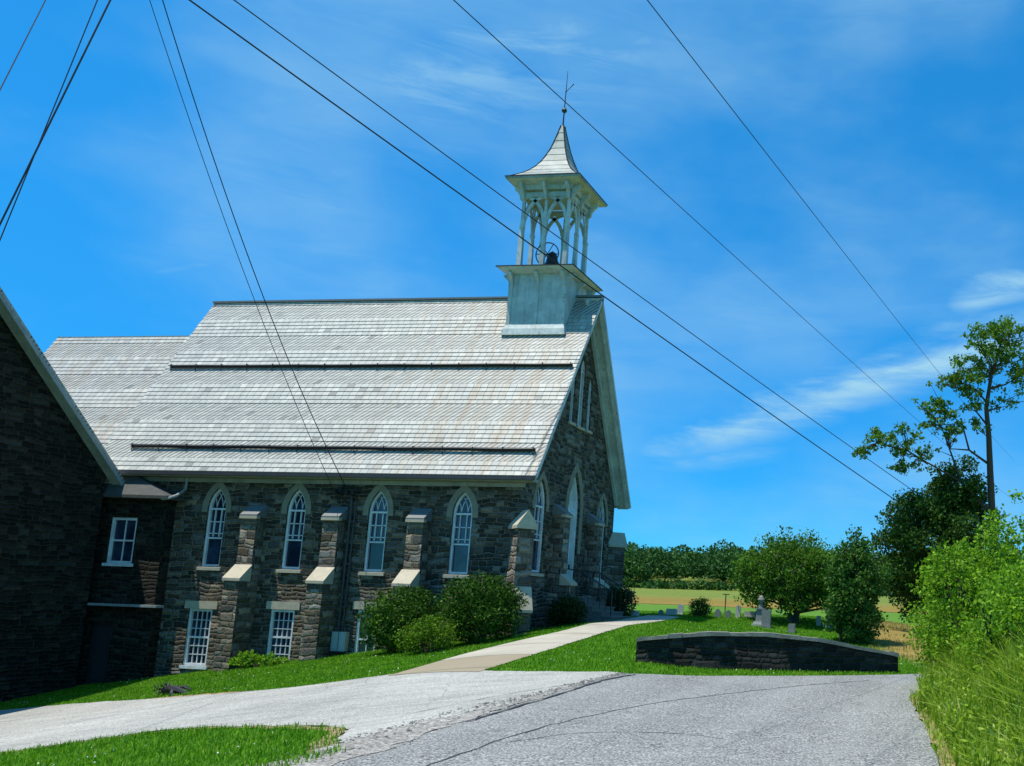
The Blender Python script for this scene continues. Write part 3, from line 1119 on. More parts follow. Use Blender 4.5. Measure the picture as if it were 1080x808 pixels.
# rake boards of the front gable: bargeboard and wide soffit, both slopes
for sgn in (-1, 1):
    mb = MB()
    Y = lambda yl: yl if sgn < 0 else W - yl
    e0, e1 = (-OV, ZE), (HW, ZR)
    ln = math.hypot(HW + OV, ZR - ZE)
    dy, dz = (HW + OV) / ln, (ZR - ZE) / ln
    def PP(x, t, l):
        return (x, Y(e0[0] + dy * t - dz * l), e0[1] + dz * t + dy * l)
    def slab(x0, x1, l0, l1, t0=0., t1=None):
        t1 = ln if t1 is None else t1
        bot = [PP(x0, t0, l0), PP(x1, t0, l0), PP(x1, t0, l1), PP(x0, t0, l1)]
        top = [PP(x0, t1, l0), PP(x1, t1, l0), PP(x1, t1, l1), PP(x0, t1, l1)]
        mb.hexa(bot, top)
    slab(XF - .06, XF + .012, -.13, -.012)
    slab(XG + .03, XF - .062, -.2, -.105)
    slab(XG + .012, XG + .12, -.42, -.202, .25)
    slab(XF - .16, XF - .102, -.25, -.202, .05)
    for t in (2.2, 5.2):
        slab(XG + .14, XF - .2, -.232, -.2, t, t + .12)
    mb.build('bargeboard', PAINT, CH)


# buttresses -------------------------------------------------------------
def buttress(M, w, d1, z_base, z_lip, z_off, d2, z_top_lip, z_top, gabled=False):
    """two-stage buttress; local -y is outwards"""
    mb = MB(M)
    h = w / 2
    mb.hexa([(-h, -d1, z_base), (h, -d1, z_base), (h, .3, z_base), (-h, .3, z_base)],
            [(-h, -d1, z_lip), (h, -d1, z_lip), (h, .3, z_lip), (-h, .3, z_lip)])
    mb.hexa([(-h, -d2, z_lip), (h, -d2, z_lip), (h, .3, z_lip), (-h, .3, z_lip)],
            [(-h, -d2, z_top_lip), (h, -d2, z_top_lip), (h, .3, z_top_lip), (-h, .3, z_top_lip)])
    o = mb.build('buttress', ROUGH, CH)
    e = .04
    c = MB(M)
    c.hexa([(-h - e, -d1 - .05, z_lip), (h + e, -d1 - .05, z_lip), (h + e, -d2 + .0, z_lip), (-h - e, -d2, z_lip)],
           [(-h - e, -d1 - .05, z_lip + .09), (h + e, -d1 - .05, z_lip + .09), (h + e, -d2, z_off + .07), (-h - e, -d2, z_off + .07)])
    c.build('weathering_stone', TRIM, o)
    c = MB(M)
    if gabled:
        c.hexa([(-h - .07, -d2 - .08, z_top_lip), (h + .07, -d2 - .08, z_top_lip), (h + .07, .3, z_top_lip), (-h - .07, .3, z_top_lip)],
               [(-h - .07, -d2 - .08, z_top_lip + .1), (h + .07, -d2 - .08, z_top_lip + .1), (h + .07, .3, z_top_lip + .1), (-h - .07, .3, z_top_lip + .1)])
        A = [(-h - .07, -d2 - .08, z_top_lip + .1), (h + .07, -d2 - .08, z_top_lip + .1), (0, -d2 - .08, z_top)]
        B = [(p[0], .3, p[2]) for p in A]
        c.face(A)
        c.face([A[1], B[1], B[2], A[2]])
        c.face([A[2], B[2], B[0], A[0]])
        c.build('cap_stone', TRIM, o)
    else:
        c.hexa([(-h - e, -d2 - .06, z_top_lip), (h + e, -d2 - .06, z_top_lip), (h + e, -.004, z_top_lip), (-h - e, -.004, z_top_lip)],
               [(-h - e, -d2 - .06, z_top_lip + .08), (h + e, -d2 - .06, z_top_lip + .08), (h + e, -.004, z_top), (-h - e, -.004, z_top)])
        c.build('cap_stone', [SLATE_CAP], o)
        c = MB(M)
        c.box((-h - e - .004, -d2 - .066, z_top_lip - .06), (h + e + .004, -d2 + .1, z_top_lip + .03))
        c.build('cap_lip', TRIM, o)
    return o


for x in (-9.18, -6.18, -3.17):
    buttress(Matrix.Translation((x, 0, 0)), .56, .88, h1(x, -.9) - .4, -.46, .02, .42, 1.68, 2.12)
for yc, ang in ((0, 45), (W, 135)):
    M = Matrix.Translation((XG, yc, 0)) @ Matrix.Rotation(R(ang), 4, 'Z')
    buttress(M, .54, .66, h1(1, yc) - .5, -1.15, -.4, .45, 1.5, 2.12, True)
for yc in (2.62, W - 2.62):
    M = Matrix.Translation((XG, yc, 0)) @ Matrix.Rotation(R(90), 4, 'Z')
    buttress(M, .56, .8, -2.2, -.2, .12, .45, 2.2, 2.62)

# belfry ------------------------------------------------------------------
bx, by = -1.284, HW


def sq(mb, r0, z0, r1, z1, mi=0):
    mb.hexa([(bx - r0, by - r0, z0), (bx + r0, by - r0, z0), (bx + r0, by + r0, z0), (bx - r0, by + r0, z0)],
            [(bx - r1, by - r1, z1), (bx + r1, by - r1, z1), (bx + r1, by + r1, z1), (bx - r1, by + r1, z1)], mi)


mb = MB()
sq(mb, 1.10, 8.4, 1.10, 11.32)
for s in (-1, 1):                                           # boards: corner and mid battens on each face
    for q in (-1.05, 0, 1.05):
        mb.box((bx + q - .07, by + s * 1.10, 8.9), (bx + q + .07, by + s * 1.135, 11.3))
        mb.box((bx + s * 1.10, by + q - .07, 8.9), (bx + s * 1.135, by + q + .07, 11.3))
belfry = mb.build('belfry', PAINT, CH)
mb = MB()
sq(mb, 1.24, 8.88, 1.20, 9.12)
sq(mb, 1.20, 9.121, 1.13, 9.30)
mb.build('base_skirt', PAINT, belfry)
mb = MB()
sq(mb, 1.20, 11.24, 1.40, 11.34)
sq(mb, 1.40, 11.341, 1.49, 11.42)
mb.build('cornice', PAINT, belfry)
mb = MB()
sq(mb, 1.52, 11.421, 1.52, 11.455)
sq(mb, 1.45, 11.456, 1.0, 11.60)
mb.build('cornice_flashing', DARKMETAL, belfry)
for s in (-1, 1):
    for q in (-1.02, 0, 1.02):
        for ax in (0, 1):
            mb = MB()
            pts = [(1.12, 10.72), (1.17, 10.80), (1.16, 10.92), (1.22, 11.02), (1.38, 11.16), (1.40, 11.24), (1.12, 11.24)]
            f = []
            for dd in (-.06, .06):
                f.append([((bx + s * r, by + q + dd, z) if ax else (bx + q + dd, by + s * r, z)) for r, z in pts])
            mb.face(f[0])
            mb.face(list(reversed(f[1])))
            for i in range(len(pts)):
                j = (i + 1) % len(pts)
                mb.face([f[0][i], f[1][i], f[1][j], f[0][j]])
            mb.build('bracket', PAINT, belfry)
P8 = [(-1, -1), (0, -1), (1, -1), (1, 0), (1, 1), (0, 1), (-1, 1), (-1, 0)]
RP, PZ0, PZ1 = .90, 11.5, 14.78
for i, (a, b) in enumerate(P8):
    mb = MB()
    x, y = bx + a * RP, by + b * RP
    w = .072 if i % 2 == 0 else .064
    mb.hexa([(x - w * 1.25, y - w * 1.25, PZ0), (x + w * 1.25, y - w * 1.25, PZ0), (x + w * 1.25, y + w * 1.25, PZ0), (x - w * 1.25, y + w * 1.25, PZ0)],
            [(x - w, y - w, PZ0 + 1.7), (x + w, y - w, PZ0 + 1.7), (x + w, y + w, PZ0 + 1.7), (x - w, y + w, PZ0 + 1.7)])
    mb.hexa([(x - w * .8, y - w * .8, PZ0 + 1.7), (x + w * .8, y - w * .8, PZ0 + 1.7), (x + w * .8, y + w * .8, PZ0 + 1.7), (x - w * .8, y + w * .8, PZ0 + 1.7)],
            [(x - w * .7, y - w * .7, PZ1), (x + w * .7, y - w * .7, PZ1), (x + w * .7, y + w * .7, PZ1), (x - w * .7, y + w * .7, PZ1)])
    mb.box((x - w * 1.2, y - w * 1.2, PZ0 + 1.62), (x + w * 1.2, y + w * 1.2, PZ0 + 1.71))
    mb.build('post', PAINT, belfry)
    a2, b2 = P8[(i + 1) % 8]
    for (pa, pb) in (((a, b), (a2, b2)), ((a2, b2), (a, b))):       # curved braces that cross in each bay
        mb = MB()
        pts = []
        for k in range(8):
            t = k / 7
            s = math.sin(t * math.pi / 2)
            c = 1 - math.cos(t * math.pi / 2)
            pts.append((bx + RP * (pa[0] + (pb[0] - pa[0]) * (c * .92 + .06)), by + RP * (pa[1] + (pb[1] - pa[1]) * (c * .92 + .06)), 13.22 + 1.15 * s))
        for p, q in zip(pts, pts[1:]):
            mb.beam(p, q, .055, .13, (0, 0, 1))
        mb.build('curved_brace', PAINT, belfry)
mb = MB()
for s in (-1, 1):
    mb.box((bx - RP - .07, by + s * RP - .06, 14.35), (bx + RP + .07, by + s * RP + .06, 14.53))
    mb.box((bx + s * RP - .062, by - RP - .07, 14.352), (bx + s * RP + .062, by + RP + .07, 14.532))
sq(mb, 1.0, 14.62, 1.02, 14.80)
sq(mb, 1.02, 14.801, 1.42, 14.90)
mb.build('top_plate', PAINT, belfry)
for s in (-1, 1):
    for q in (-.9, -.45, 0, .45, .9):
        for ax in (0, 1):
            if abs(q) == .45:
                continue
            mb = MB()
            pts = [(.99, 14.22), (1.06, 14.26), (1.09, 14.42), (1.2, 14.56), (1.3, 14.64), (1.3, 14.8), (.99, 14.62)]
            f = [[((bx + s * r, by + q + dd, z) if ax else (bx + q + dd, by + s * r, z)) for r, z in pts] for dd in (-.05, .05)]
            mb.face(f[0])
            mb.face(list(reversed(f[1])))
            for i in range(len(pts)):
                j = (i + 1) % len(pts)
                mb.face([f[0][i], f[1][i], f[1][j], f[0][j]])
            mb.build('bracket', PAINT, belfry)
mb = MB()
prof = [(1.46, 14.90), (1.47, 14.98), (1.40, 15.0), (1.23, 15.13), (1.02, 15.30), (.83, 15.50), (.66, 15.74), (.52, 16.0), (.40, 16.3), (.29, 16.62), (.20, 16.98), (.12, 17.34), (.05, 17.68)]
for (r0, z0), (r1, z1) in zip(prof, prof[1:]):
    g = .0 if z0 < 15 else .014
    sq(mb, r0 + g, z0, r1, z1)
mb.build('belfry_roof', CAPPAINT, belfry)
mb = MB()
for (r0, z0), (r1, z1) in zip(prof[2:], prof[3:]):
    for a, b in ((-1, -1), (1, -1), (1, 1), (-1, 1)):
        mb.beam((bx + a * (r0 + .01), by + b * (r0 + .01), z0), (bx + a * (r1 + .01), by + b * (r1 + .01), z1), .045, .03)
for a, b in ((-1, -1), (1, -1), (1, 1), (-1, 1)):
    a2, b2 = (-b, a)
    mb.beam((bx + a * 1.475, by + b * 1.475, 14.985), (bx + a2 * 1.475, by + b2 * 1.475, 14.985), .03, .03)
mb.build('hip_flashing', DARKMETAL, belfry)
mb = MB()
mb.tube([(bx, by, 17.6), (bx + .01, by, 18.4), (bx + .03, by, 20.0)], [.03, .022, .008], 6)
mb.lathe([(0, -.11), (.08, -.07), (.11, 0), (.08, .07), (0, .11)], (bx + .01, by, 18.33), 12)
mb.tube([(bx + .02, by, 19.12), (bx + .2, by - .02, 19.28), (bx + .34, by - .04, 19.42)], [.014, .012, .02], 6)
mb.lathe([(0, -.04), (.04, 0), (0, .04)], (bx + .02, by, 19.12), 8)
mb.build('weathervane', DARKMETAL, belfry)
mb = MB()
mb.lathe([(.0, .72), (.1, .72), (.16, .66), (.20, .5), (.24, .3), (.34, .12), (.40, .02), (.38, 0), (.33, .06), (0, .06)], (bx + .1, by - .25, 11.66), 20)
mb.tube([(bx - .35, by - .25, 11.6), (bx + .1, by - .25, 12.42), (bx + .55, by - .25, 11.6)], .035, 6)
mb.build('bell', DARKMETAL, belfry, smooth=False)
mb = MB()
c = Vector((bx + .1, by - .72, 12.15))
mb.tube([c + Vector((.45 * math.cos(t), .0, .45 * math.sin(t))) for t in np.linspace(0, 2 * math.pi, 25)], .022, 6, cap=False)
for t in np.linspace(0, math.pi, 4)[:3]:
    d = Vector((.45 * math.cos(t), 0, .45 * math.sin(t)))
    mb.tube([c - d, c + d], .016, 5)
mb.tube([c, (c.x, by - .25, 12.3)], .025, 5)
mb.build('bell_wheel', DARKMETAL, belfry)

# chancel: lower roof behind
mb = MB()
slate_slope(mb, -22.6, -15.45, -1, 3.19, 9.36, .37, HW)
slate_slope(mb, -22.6, -15.45, 1, 3.19, 9.36, .37, HW)
mb.build('chancel_roof', [SLATE_OLD, PAINT], CH)
mb = MB()
mb.box((-22.2, .8, -6), (-15.21, W - .8, 3.5))
mb.face([(-22.2, .8, 3.5), (-22.2, HW, 9.2), (-22.2, W - .8, 3.5)])
mb.build('chancel_wall', STONE, CH)

# service mast with conduit, meter boxes
mb = MB()
mb.tube([(-5.72, -.09, -2.0), (-5.72, -.09, 2.2), (-5.76, -.12, 2.65)], .045, 8)
mb.tube([(-5.58, -.07, -2.6), (-5.58, -.07, 2.35)], .03, 6)
for z in (-1.2, .2, 1.6):
    mb.box((-5.8, -.11, z), (-5.5, -.002, z + .05))
mb.build('conduit', GUTTER, CH)
mb = MB()
for x in (-6.3, -6.1, -5.86, -5.62):
    mb.lathe([(0, -.1), (.07, -.08), (.05, -.03), (.08, .0), (.05, .05), (.07, .09), (0, .11)], (x, -.22, 2.62 + .06 * math.sin(x * 9)), 8)
mb.box((-6.4, -.14, 2.56), (-5.5, -.04, 2.64))
mb.tube([(-6.3, -.2, 2.6), (-6.0, -.32, 2.4), (-5.76, -.2, 2.62), (-5.6, -.3, 2.42), (-5.45, -.15, 2.5)], .02, 5)
mb.build('insulator_rack', DARKMETAL, CH)
for x0, x1 in ((-5.86, -5.63), (-5.60, -5.37)):
    mb = MB()
    mb.box((x0, -.2, -2.6), (x1, -.004, -1.98))
    mb.box((x0 + .03, -.215, -2.55), (x1 - .03, -.2, -2.03))
    mb.build('meter_box', GREYBOX, CH)

# steps up to the church door
ST = thing('stone_steps', 'short flight of pale stone steps with dark iron railings at the church door', 'steps', (1.2, HW, -1.4))
for k in range(5):
    mb = MB()
    x1 = 2.35 - .36 * k
    mb.box((XG + .01 if k == 4 else x1 - .37, HW - .95, -2.0), (x1, HW + 1.25, -1.25 + .165 * k))
    mb.box((XG + .012 if k == 4 else x1 - .4, HW - .98, -1.249 + .165 * k), (x1 + .03, HW + 1.28, -1.205 + .165 * k))
    mb.build('step', STEPST, ST)
for yy in (HW - .93, HW + 1.22):
    mb = MB()
    top = [(2.3, yy, -.35), (1.0, yy, .35), (.5, yy, .4)]
    mb.tube(top, .022, 6)
    mb.tube([(2.3, yy, -1.2), top[0]], .022, 6)
    mb.tube([(1.0, yy, -.6), top[1]], .022, 6)
    mb.tube([(.5, yy, -.55), top[2]], .022, 6)
    for k in range(1, 6):
        t = k / 6
        mb.tube([(2.3 - 1.3 * t, yy, -1.15 + .55 * t), (2.3 - 1.3 * t, yy, -.35 + .7 * t)], .011, 5)
    mb.build('railing', DARKMETAL, ST)

# ------------------------------------------------------------------ stone annex between house and church
AN = thing('stone_annex', 'low dark stone annex with one white sash window, wedged between gabled house and church', 'annex', (-13.8, -.4, -3.9))
ya = -.4
MA = Matrix.Translation((0, ya, 0))
wl = sash_window(MA, -14.42, -13.42, 0, 1.56, AN, cols=2, rows=2, sill=PAINT_W, lintel=False)
dlo = [(-14.75, -4.6), (-13.8, -4.6), (-13.8, -1.95), (-14.75, -1.95)]
mb = MB(MA)
mb.sheet([[(-16.5, -5.2), (-12.35, -5.2), (-12.35, 2.45), (-16.5, 2.45)], wl, dlo], 0)
reveal(mb, wl, .2)
reveal(mb, dlo, .25)
mb.face([(-12.35, 0, -5.2), (-12.35, .39, -5.2), (-12.35, .39, 2.45), (-12.35, 0, 2.45)])
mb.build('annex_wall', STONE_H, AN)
mb = MB(MA)
mb.sheet([dlo], .22)
for z in (-3.9, -2.9):
    mb.box((-14.6, .18, z), (-13.95, .219, z + .75))
mb.build('door', DOORDARK, AN)
mb = MB()
A_, B_, C_, D_ = (-12.05, -.78, 2.30), (-14.55, -.02, 3.32), (-16.5, -.02, 3.32), (-16.5, -.78, 2.34)
E_ = (-12.05, -.02, 2.30)
mb.face([D_, A_, B_, C_])
mb.face([A_, E_, B_])
lo = [(p[0], p[1], p[2] - .1) for p in (D_, A_, E_)]
mb.face([D_, lo[0], lo[1], A_], 1)
mb.face([A_, lo[1], lo[2], E_], 1)
mb.face([lo[0], (-16.5, -.02, 2.24), lo[2], lo[1]], 1)
mb.build('annex_roof', [SHADED_SLATE, SHADED_SLATE], AN)
mb = MB()
mb.tube([(-12.3, -.72, 2.2), (-12.05, -.72, 2.22), (-11.95, -.5, 2.34), (-11.98, -.12, 2.6), (-11.98, -.1, 3.0)], .05, 8)
mb.build('gutter_elbow', GREYPAINT, AN)
mb = MB()
mb.box((-14.55, ya - .35, -1.43), (-11.95, ya - .004, -1.35))
mb.build('door_canopy', GREYPAINT, AN)

# ------------------------------------------------------------------ gabled stone house
HX = -14.5
HO = thing('gabled_house', 'dark stone house with a steep pale-edged gable, beside the church', 'house', (-19, -7.4, -4.6))
hyc, hy1 = -7.45, -.8
tan = .947
hze = 3.0
hzr = hze + (hy1 - hyc) * tan
mb = MB()
mb.face([(HX, hy1, -6), (HX, hy1, hze), (HX, hyc, hzr), (HX, 2 * hyc - hy1, hze), (HX, 2 * hyc - hy1, -6)][::-1])
mb.face([(HX, hy1, -6), (-27, hy1, -6), (-27, hy1, hze), (HX, hy1, hze)])
mb.face([(-27, 2 * hyc - hy1, -6), (HX, 2 * hyc - hy1, -6), (HX, 2 * hyc - hy1, hze), (-27, 2 * hyc - hy1, hze)])
mb.face([(-27, hy1, -6), (-27, hy1, hze), (-27, hyc, hzr), (-27, 2 * hyc - hy1, hze), (-27, 2 * hyc - hy1, -6)])
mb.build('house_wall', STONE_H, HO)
for sg in (1, -1):
    mb = MB()
    yo = .34
    ln = math.hypot(hy1 - hyc + yo, (hy1 - hyc + yo) * tan)
    cy, cz = 1 / math.hypot(1, tan), tan / math.hypot(1, tan)
    def Q(x, t, l):
        yv = hy1 + yo - cy * t + cz * l
        return (x, yv if sg > 0 else 2 * hyc - yv, hze - yo * tan + .06 + cz * t + cy * l)
    def slab(m, x0, x1, l0, l1, t0, t1):
        m.hexa([Q(x0, t0, l0), Q(x1, t0, l0), Q(x1, t0, l1), Q(x0, t0, l1)], [Q(x0, t1, l0), Q(x1, t1, l0), Q(x1, t1, l1), Q(x0, t1, l1)])
    slab(mb, -27.3, HX + .40, .0, .1, 0, ln)
    rf = mb.build('house_roof', SLATE_OLD, HO)
    mb = MB()
    slab(mb, HX + .36, HX + .43, -.13, -.012, -.02, ln)
    slab(mb, HX + .02, HX + .358, -.1, -.014, 0, ln)
    mb.build('bargeboard', GREYPAINT, HO)
mb = MB()
mb.box((-27, hy1 + yo - .02, hze - yo * tan - .02), (HX + .3, hy1 + yo + .1, hze - yo * tan + .09))
mb.build('gutter', PAINT, HO)

# ------------------------------------------------------------------ curved garden wall in front of the lawn
GW = thing('low_stone_wall', 'low hump-topped shade-darkened stone wall with pale coping on the lawn beside the road', 'wall', (10, -5.8, -2.3))
base = [(6.75, -7.1), (7.5, -7.0), (8.5, -6.75), (9.7, -6.4), (10.95, -6.0), (12.0, -5.55), (12.85, -5.2)]
tops = [-1.56, -1.46, -1.36, -1.34, -1.42, -1.60, -1.74]
bl = catmull(base, 6)
tz = list(np.interp(np.linspace(0, len(base) - 1, len(bl)), range(len(base)), tops))
rng = np.random.default_rng(5)
mb, cp = MB(), MB()
th = .5


def wpt(i, d, z):
    p0, p1 = Vector(bl[max(i - 1, 0)]), Vector(bl[min(i + 1, len(bl) - 1)])
    t = (p1 - p0).normalized()
    nn = Vector((-t.y, t.x))
    p = Vector(bl[i]) + nn * d
    return (p.x, p.y, z)


us = [0]
for p, q in zip(bl, bl[1:]):
    us.append(us[-1] + (Vector(q) - Vector(p)).length)
for i in range(len(bl) - 1):
    z0, z1 = h1(*bl[i]) - .3, h1(*bl[i + 1]) - .3
    u0, u1 = us[i], us[i + 1]
    mb.face([wpt(i, 0, z0), wpt(i + 1, 0, z1), wpt(i + 1, 0, tz[i + 1] - .08), wpt(i, 0, tz[i] - .08)], 0, [(u0, z0), (u1, z1), (u1, tz[i + 1]), (u0, tz[i])])
    mb.face([wpt(i + 1, th, z1), wpt(i, th, z0), wpt(i, th, tz[i] - .08), wpt(i + 1, th, tz[i + 1] - .08)], 0, [(u1, z1), (u0, z0), (u0, tz[i]), (u1, tz[i + 1])])
for i, fl in ((0, 1), (len(bl) - 1, 0)):
    z0 = h1(*bl[i]) - .3
    q = [wpt(i, 0, z0), wpt(i, 0, tz[i] - .08), wpt(i, th, tz[i] - .08), wpt(i, th, z0)]
    mb.face(q if fl == 0 else q[::-1])
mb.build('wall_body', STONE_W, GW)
i = 0
while i < len(bl) - 1:
    j = min(len(bl) - 1, i + 2)
    dz = rng.uniform(-.02, .02)
    e0, e1 = rng.uniform(-.07, -.02), th + rng.uniform(.02, .06)
    def q(zo):
        return [wpt(i, e0, tz[i] + zo), wpt(j, e0, tz[j] + zo), wpt(j, e1, tz[j] + zo), wpt(i, e1, tz[i] + zo)]
    cp.hexa(q(-.085), q(.0 + dz))
    i = j
cp.build('coping', COPE, GW)

# ------------------------------------------------------------------ churchyard
def slab_stone(w, t, h, head='round'):
    mb = MB()
    mb.box((-w * .62, -t * .95, -.15), (w * .62, t * .95, .1))
    if head == 'flat':
        out = [(-w / 2, .1), (w / 2, .1), (w / 2, h - .04), (w / 2 - .04, h), (-w / 2 + .04, h), (-w / 2, h - .04)]
    elif head == 'point':
        out = [(-w / 2, .1), (w / 2, .1), (w / 2, h - w * .45), (w * .22, h - .05), (0, h), (-w * .22, h - .05), (-w / 2, h - w * .45)]
    else:
        out = [(-w / 2, .1), (w / 2, .1)] + [(w / 2 * math.cos(a), h - w / 2 + w / 2 * math.sin(a)) for a in np.linspace(0, math.pi, 9)]
    f = [[(x, y, z) for x, z in out] for y in (-t / 2, t / 2)]
    mb.face(f[0])
    mb.face(f[1][::-1])
    for i in range(len(out)):
        j = (i + 1) % len(out)
        mb.face([f[0][j], f[0][i], f[1][i], f[1][j]])
    return mb


GR = 'gravestones in the churchyard behind the lawn'


def stone(x, y, mb, mat, label, rz=0., tilt=0., name='gravestone'):
    o = mb.build(name, mat)
    o.location = (x, y, h1(x, y) - .02)
    o.rotation_euler = (0, tilt, rz)
    o.scale = (.68,) * 3
    return tag(o, label, 'gravestone', GR)


stone(1.98, 6.9, slab_stone(.42, .16, .36, 'flat'), MARBLE, 'small white gravestone just past the corner of the church')
stone(2.6, 8.2, slab_stone(.30, .16, .34), GRANITE, 'short grey headstone standing behind the shaded walkway', .2)
stone(2.95, 8.5, slab_stone(.62, .22, .40, 'flat'), MARBLE, 'wide low white gravestone beside the tall narrow headstone', -.1)
stone(3.15, 9.0, slab_stone(.34, .14, .68), MARBLE, 'tall narrow round-topped headstone below the dark field post', .1, .03)
stone(3.55, 10.5, slab_stone(.4, .2, .2, 'flat'), GRANITE, 'tiny sunken grey stone between tall headstone and dark round shrub', 0)
stone(4.72, 8.9, slab_stone(.34, .14, .56, 'point'), GRANITE, 'leaning pointed grey headstone next to the dark round shrub', .1, .1)
stone(5.05, 9.3, slab_stone(.30, .13, .50), GRANITE, 'second, thinner leaning headstone beside the round shrub', .1, .14)
stone(5.35, 9.8, slab_stone(.30, .13, .78), MARBLE, 'slender pale round-topped headstone standing alone on the grass', 0, .05)
stone(5.75, 10.4, slab_stone(.72, .26, .42, 'flat'), MARBLE, 'broad low pale gravestone nearest the pale field post', .1)
stone(6.15, 9.9, slab_stone(.36, .16, .62, 'point'), GRANITE, 'dark upright headstone crowded against another, by the pale post', .0, .1)
stone(6.32, 9.5, slab_stone(.30, .16, .72), GRANITE, 'tallest dark headstone of the crowded group by the pale post', .1, .08)
stone(6.6, 8.2, slab_stone(.24, .16, .26), GRANITE, 'knee-high dark marker between crowded headstones and the urn monument', 0)
stone(7.55, 9.6, slab_stone(.32, .14, .58), GRANITE, 'grey headstone half under the low tree, beside the urn monument', .2)
stone(8.05, 7.2, slab_stone(.36, .3, .50, 'flat'), GRANITE, 'squat block gravestone in front of the low tree trunk')
stone(8.75, 9.4, slab_stone(.26, .12, .62, 'flat'), MARBLE, 'thin pale slab headstone beside the ball-topped column')

UM = thing('urn_monument', 'tall weathered stone monument topped by a dark urn, on the lawn', 'monument', (6.75, 7.6, h1(6.75, 7.6)), local=True)
mb = MB()
mb.box((-.42, -.42, -.15), (.42, .42, .12))
mb.box((-.34, -.34, .121), (.34, .34, .24))
mb.build('plinth', MARBLE, UM)
mb = MB()
mb.hexa([(-.24, -.24, .241), (.24, -.24, .241), (.24, .24, .241), (-.24, .24, .241)], [(-.2, -.2, .92), (.2, -.2, .92), (.2, .2, .92), (-.2, .2, .92)])
mb.box((-.28, -.28, .921), (.28, .28, .98))
mb.hexa([(-.13, -.13, .981), (.13, -.13, .981), (.13, .13, .981), (-.13, .13, .981)], [(-.1, -.1, 1.2), (.1, -.1, 1.2), (.1, .1, 1.2), (-.1, .1, 1.2)])
mb.build('shaft', GRANITE, UM)
mb = MB()
mb.lathe([(0, 1.2), (.1, 1.201), (.06, 1.26), (.16, 1.34), (.21, 1.46), (.18, 1.53), (.12, 1.56), (.15, 1.58), (.09, 1.66), (.03, 1.7), (0, 1.72)], n=16)
mb.build('urn', GRANITE, UM)
mo = slab_stone(.5, .28, .98, 'flat').build('gravestone', GRANITE)
mo.location = (7.03, 7.35, h1(7.03, 7.35))
tag(mo, 'thick dark flat-topped tombstone touching the urn monument', 'gravestone', GR)
UM.scale = (.68,) * 3
mo.scale = (.68,) * 3
BM = thing('ball_monument', 'pale slim stone column with a ball on top, under the low tree', 'monument', (9.15, 9.2, h1(9.15, 9.2)), local=True)
mb = MB()
mb.box((-.26, -.26, -.15), (.26, .26, .12))
mb.build('plinth', MARBLE, BM)
mb = MB()
mb.hexa([(-.12, -.12, .121), (.12, -.12, .121), (.12, .12, .121), (-.12, .12, .121)], [(-.085, -.085, .82), (.085, -.085, .82), (.085, .085, .82), (-.085, .085, .82)])
mb.box((-.12, -.12, .821), (.12, .12, .86))
mb.build('shaft', MARBLE, BM)
mb = MB()
mb.lathe([(0, .86), (.05, .862), (.11, .92), (.13, .99), (.11, 1.06), (.05, 1.11), (0, 1.12)], n=14)
mb.build('ball', MARBLE, BM, smooth=True)
BM.scale = (.72,) * 3
for x, y, hh, mat, lab in ((2.0, 21.5, 1.05, WOODBARK, 'thin dark post with a short crossbar standing beyond the tall headstone'), (5.0, 21.5, 1.3, GREYBOX, 'thin pale post standing beyond the crowded gravestones')):
    mb = MB()
    mb.tube([(0, 0, -.2), (0.01, 0, hh)], .03, 6)
    if mat is WOODBARK:
        mb.box((-.16, -.02, hh - .03), (.2, .02, hh + .02))
    else:
        mb.lathe([(0, hh), (.05, hh + .03), (.05, hh + .09), (0, hh + .12)], n=8)
    o = mb.build('field_post', mat)
    o.location = (x, y, h1(x, y))
    tag(o, lab, 'post')

# ------------------------------------------------------------------ shrubs and trees
def shrub(name, label, cat, c, r, mat, seed, n=60, per=420, size=.09, cr=(.2, .38), stems=True, group=None, low=-.9):
    rng = np.random.default_rng(seed)
    gz = h1(c[0], c[1])
    root = thing(name, label, cat, (c[0], c[1], gz), group)
    P, Q = scatter_clumps(c, r, n, rng, cr, low)
    pts = clump_points(P, Q, per, rng)
    m = max(3, n // 7)
    d = rng.normal(size=(m, 3))
    d[:, 2] = np.abs(d[:, 2]) + .2
    d /= np.linalg.norm(d, axis=1, keepdims=True)
    k = rng.uniform(.9, 1.12, m)[:, None]
    tips = np.array(c) + d * np.array(r) * k
    pts = np.concatenate([pts, clump_points([tuple(t) for t in tips], rng.uniform(.09, .2, m), per * 1.2, rng, .1)])
    pts = pts[pts[:, 2] > gz + .03]
    raw_mesh('foliage', leaf_quads(pts, size, rng), None, mat, root)
    if stems:
        mb = MB()
        for i in range(0, len(P), max(1, len(P) // 14)):
            branchy(mb, (c[0] + rng.normal() * .08, c[1] + rng.normal() * .08, gz - .1), P[i], .035, .012, rng, .12, 5)
        mb.build('stem', WOODBARK, root)
    return root


SG = 'round evergreen shrubs along the church wall'
shrub('evergreen_shrub', 'large round green shrub covering the foot of the church wall, beside a white window', 'shrub', (-2.55, -1.6, -1.55), (1.25, 1.0, .98), LEAF_SHRUB, 11, 220, 1000, .085, (.18, .36), group=SG)
shrub('evergreen_shrub', 'smaller yellow-tipped round shrub in front of the two large ones', 'shrub', (-.85, -3.05, -1.95), (.85, .7, .60), LEAF_SHRUB2, 12, 110, 1300, .07, (.13, .28), group=SG)
shrub('evergreen_shrub', 'large dark round shrub hiding the base of the corner buttress', 'shrub', (.0, -1.75, -1.15), (1.25, 1.0, 1.02), LEAF_SHRUB, 13, 220, 1000, .085, (.18, .36), group=SG)
shrub('evergreen_shrub', 'shaded dark shrub beside the church door, before the steps', 'shrub', (1.35, 1.7, -1.15), (.5, .65, .5), LEAF_YEW, 14, 60, 900, .08, group=SG)
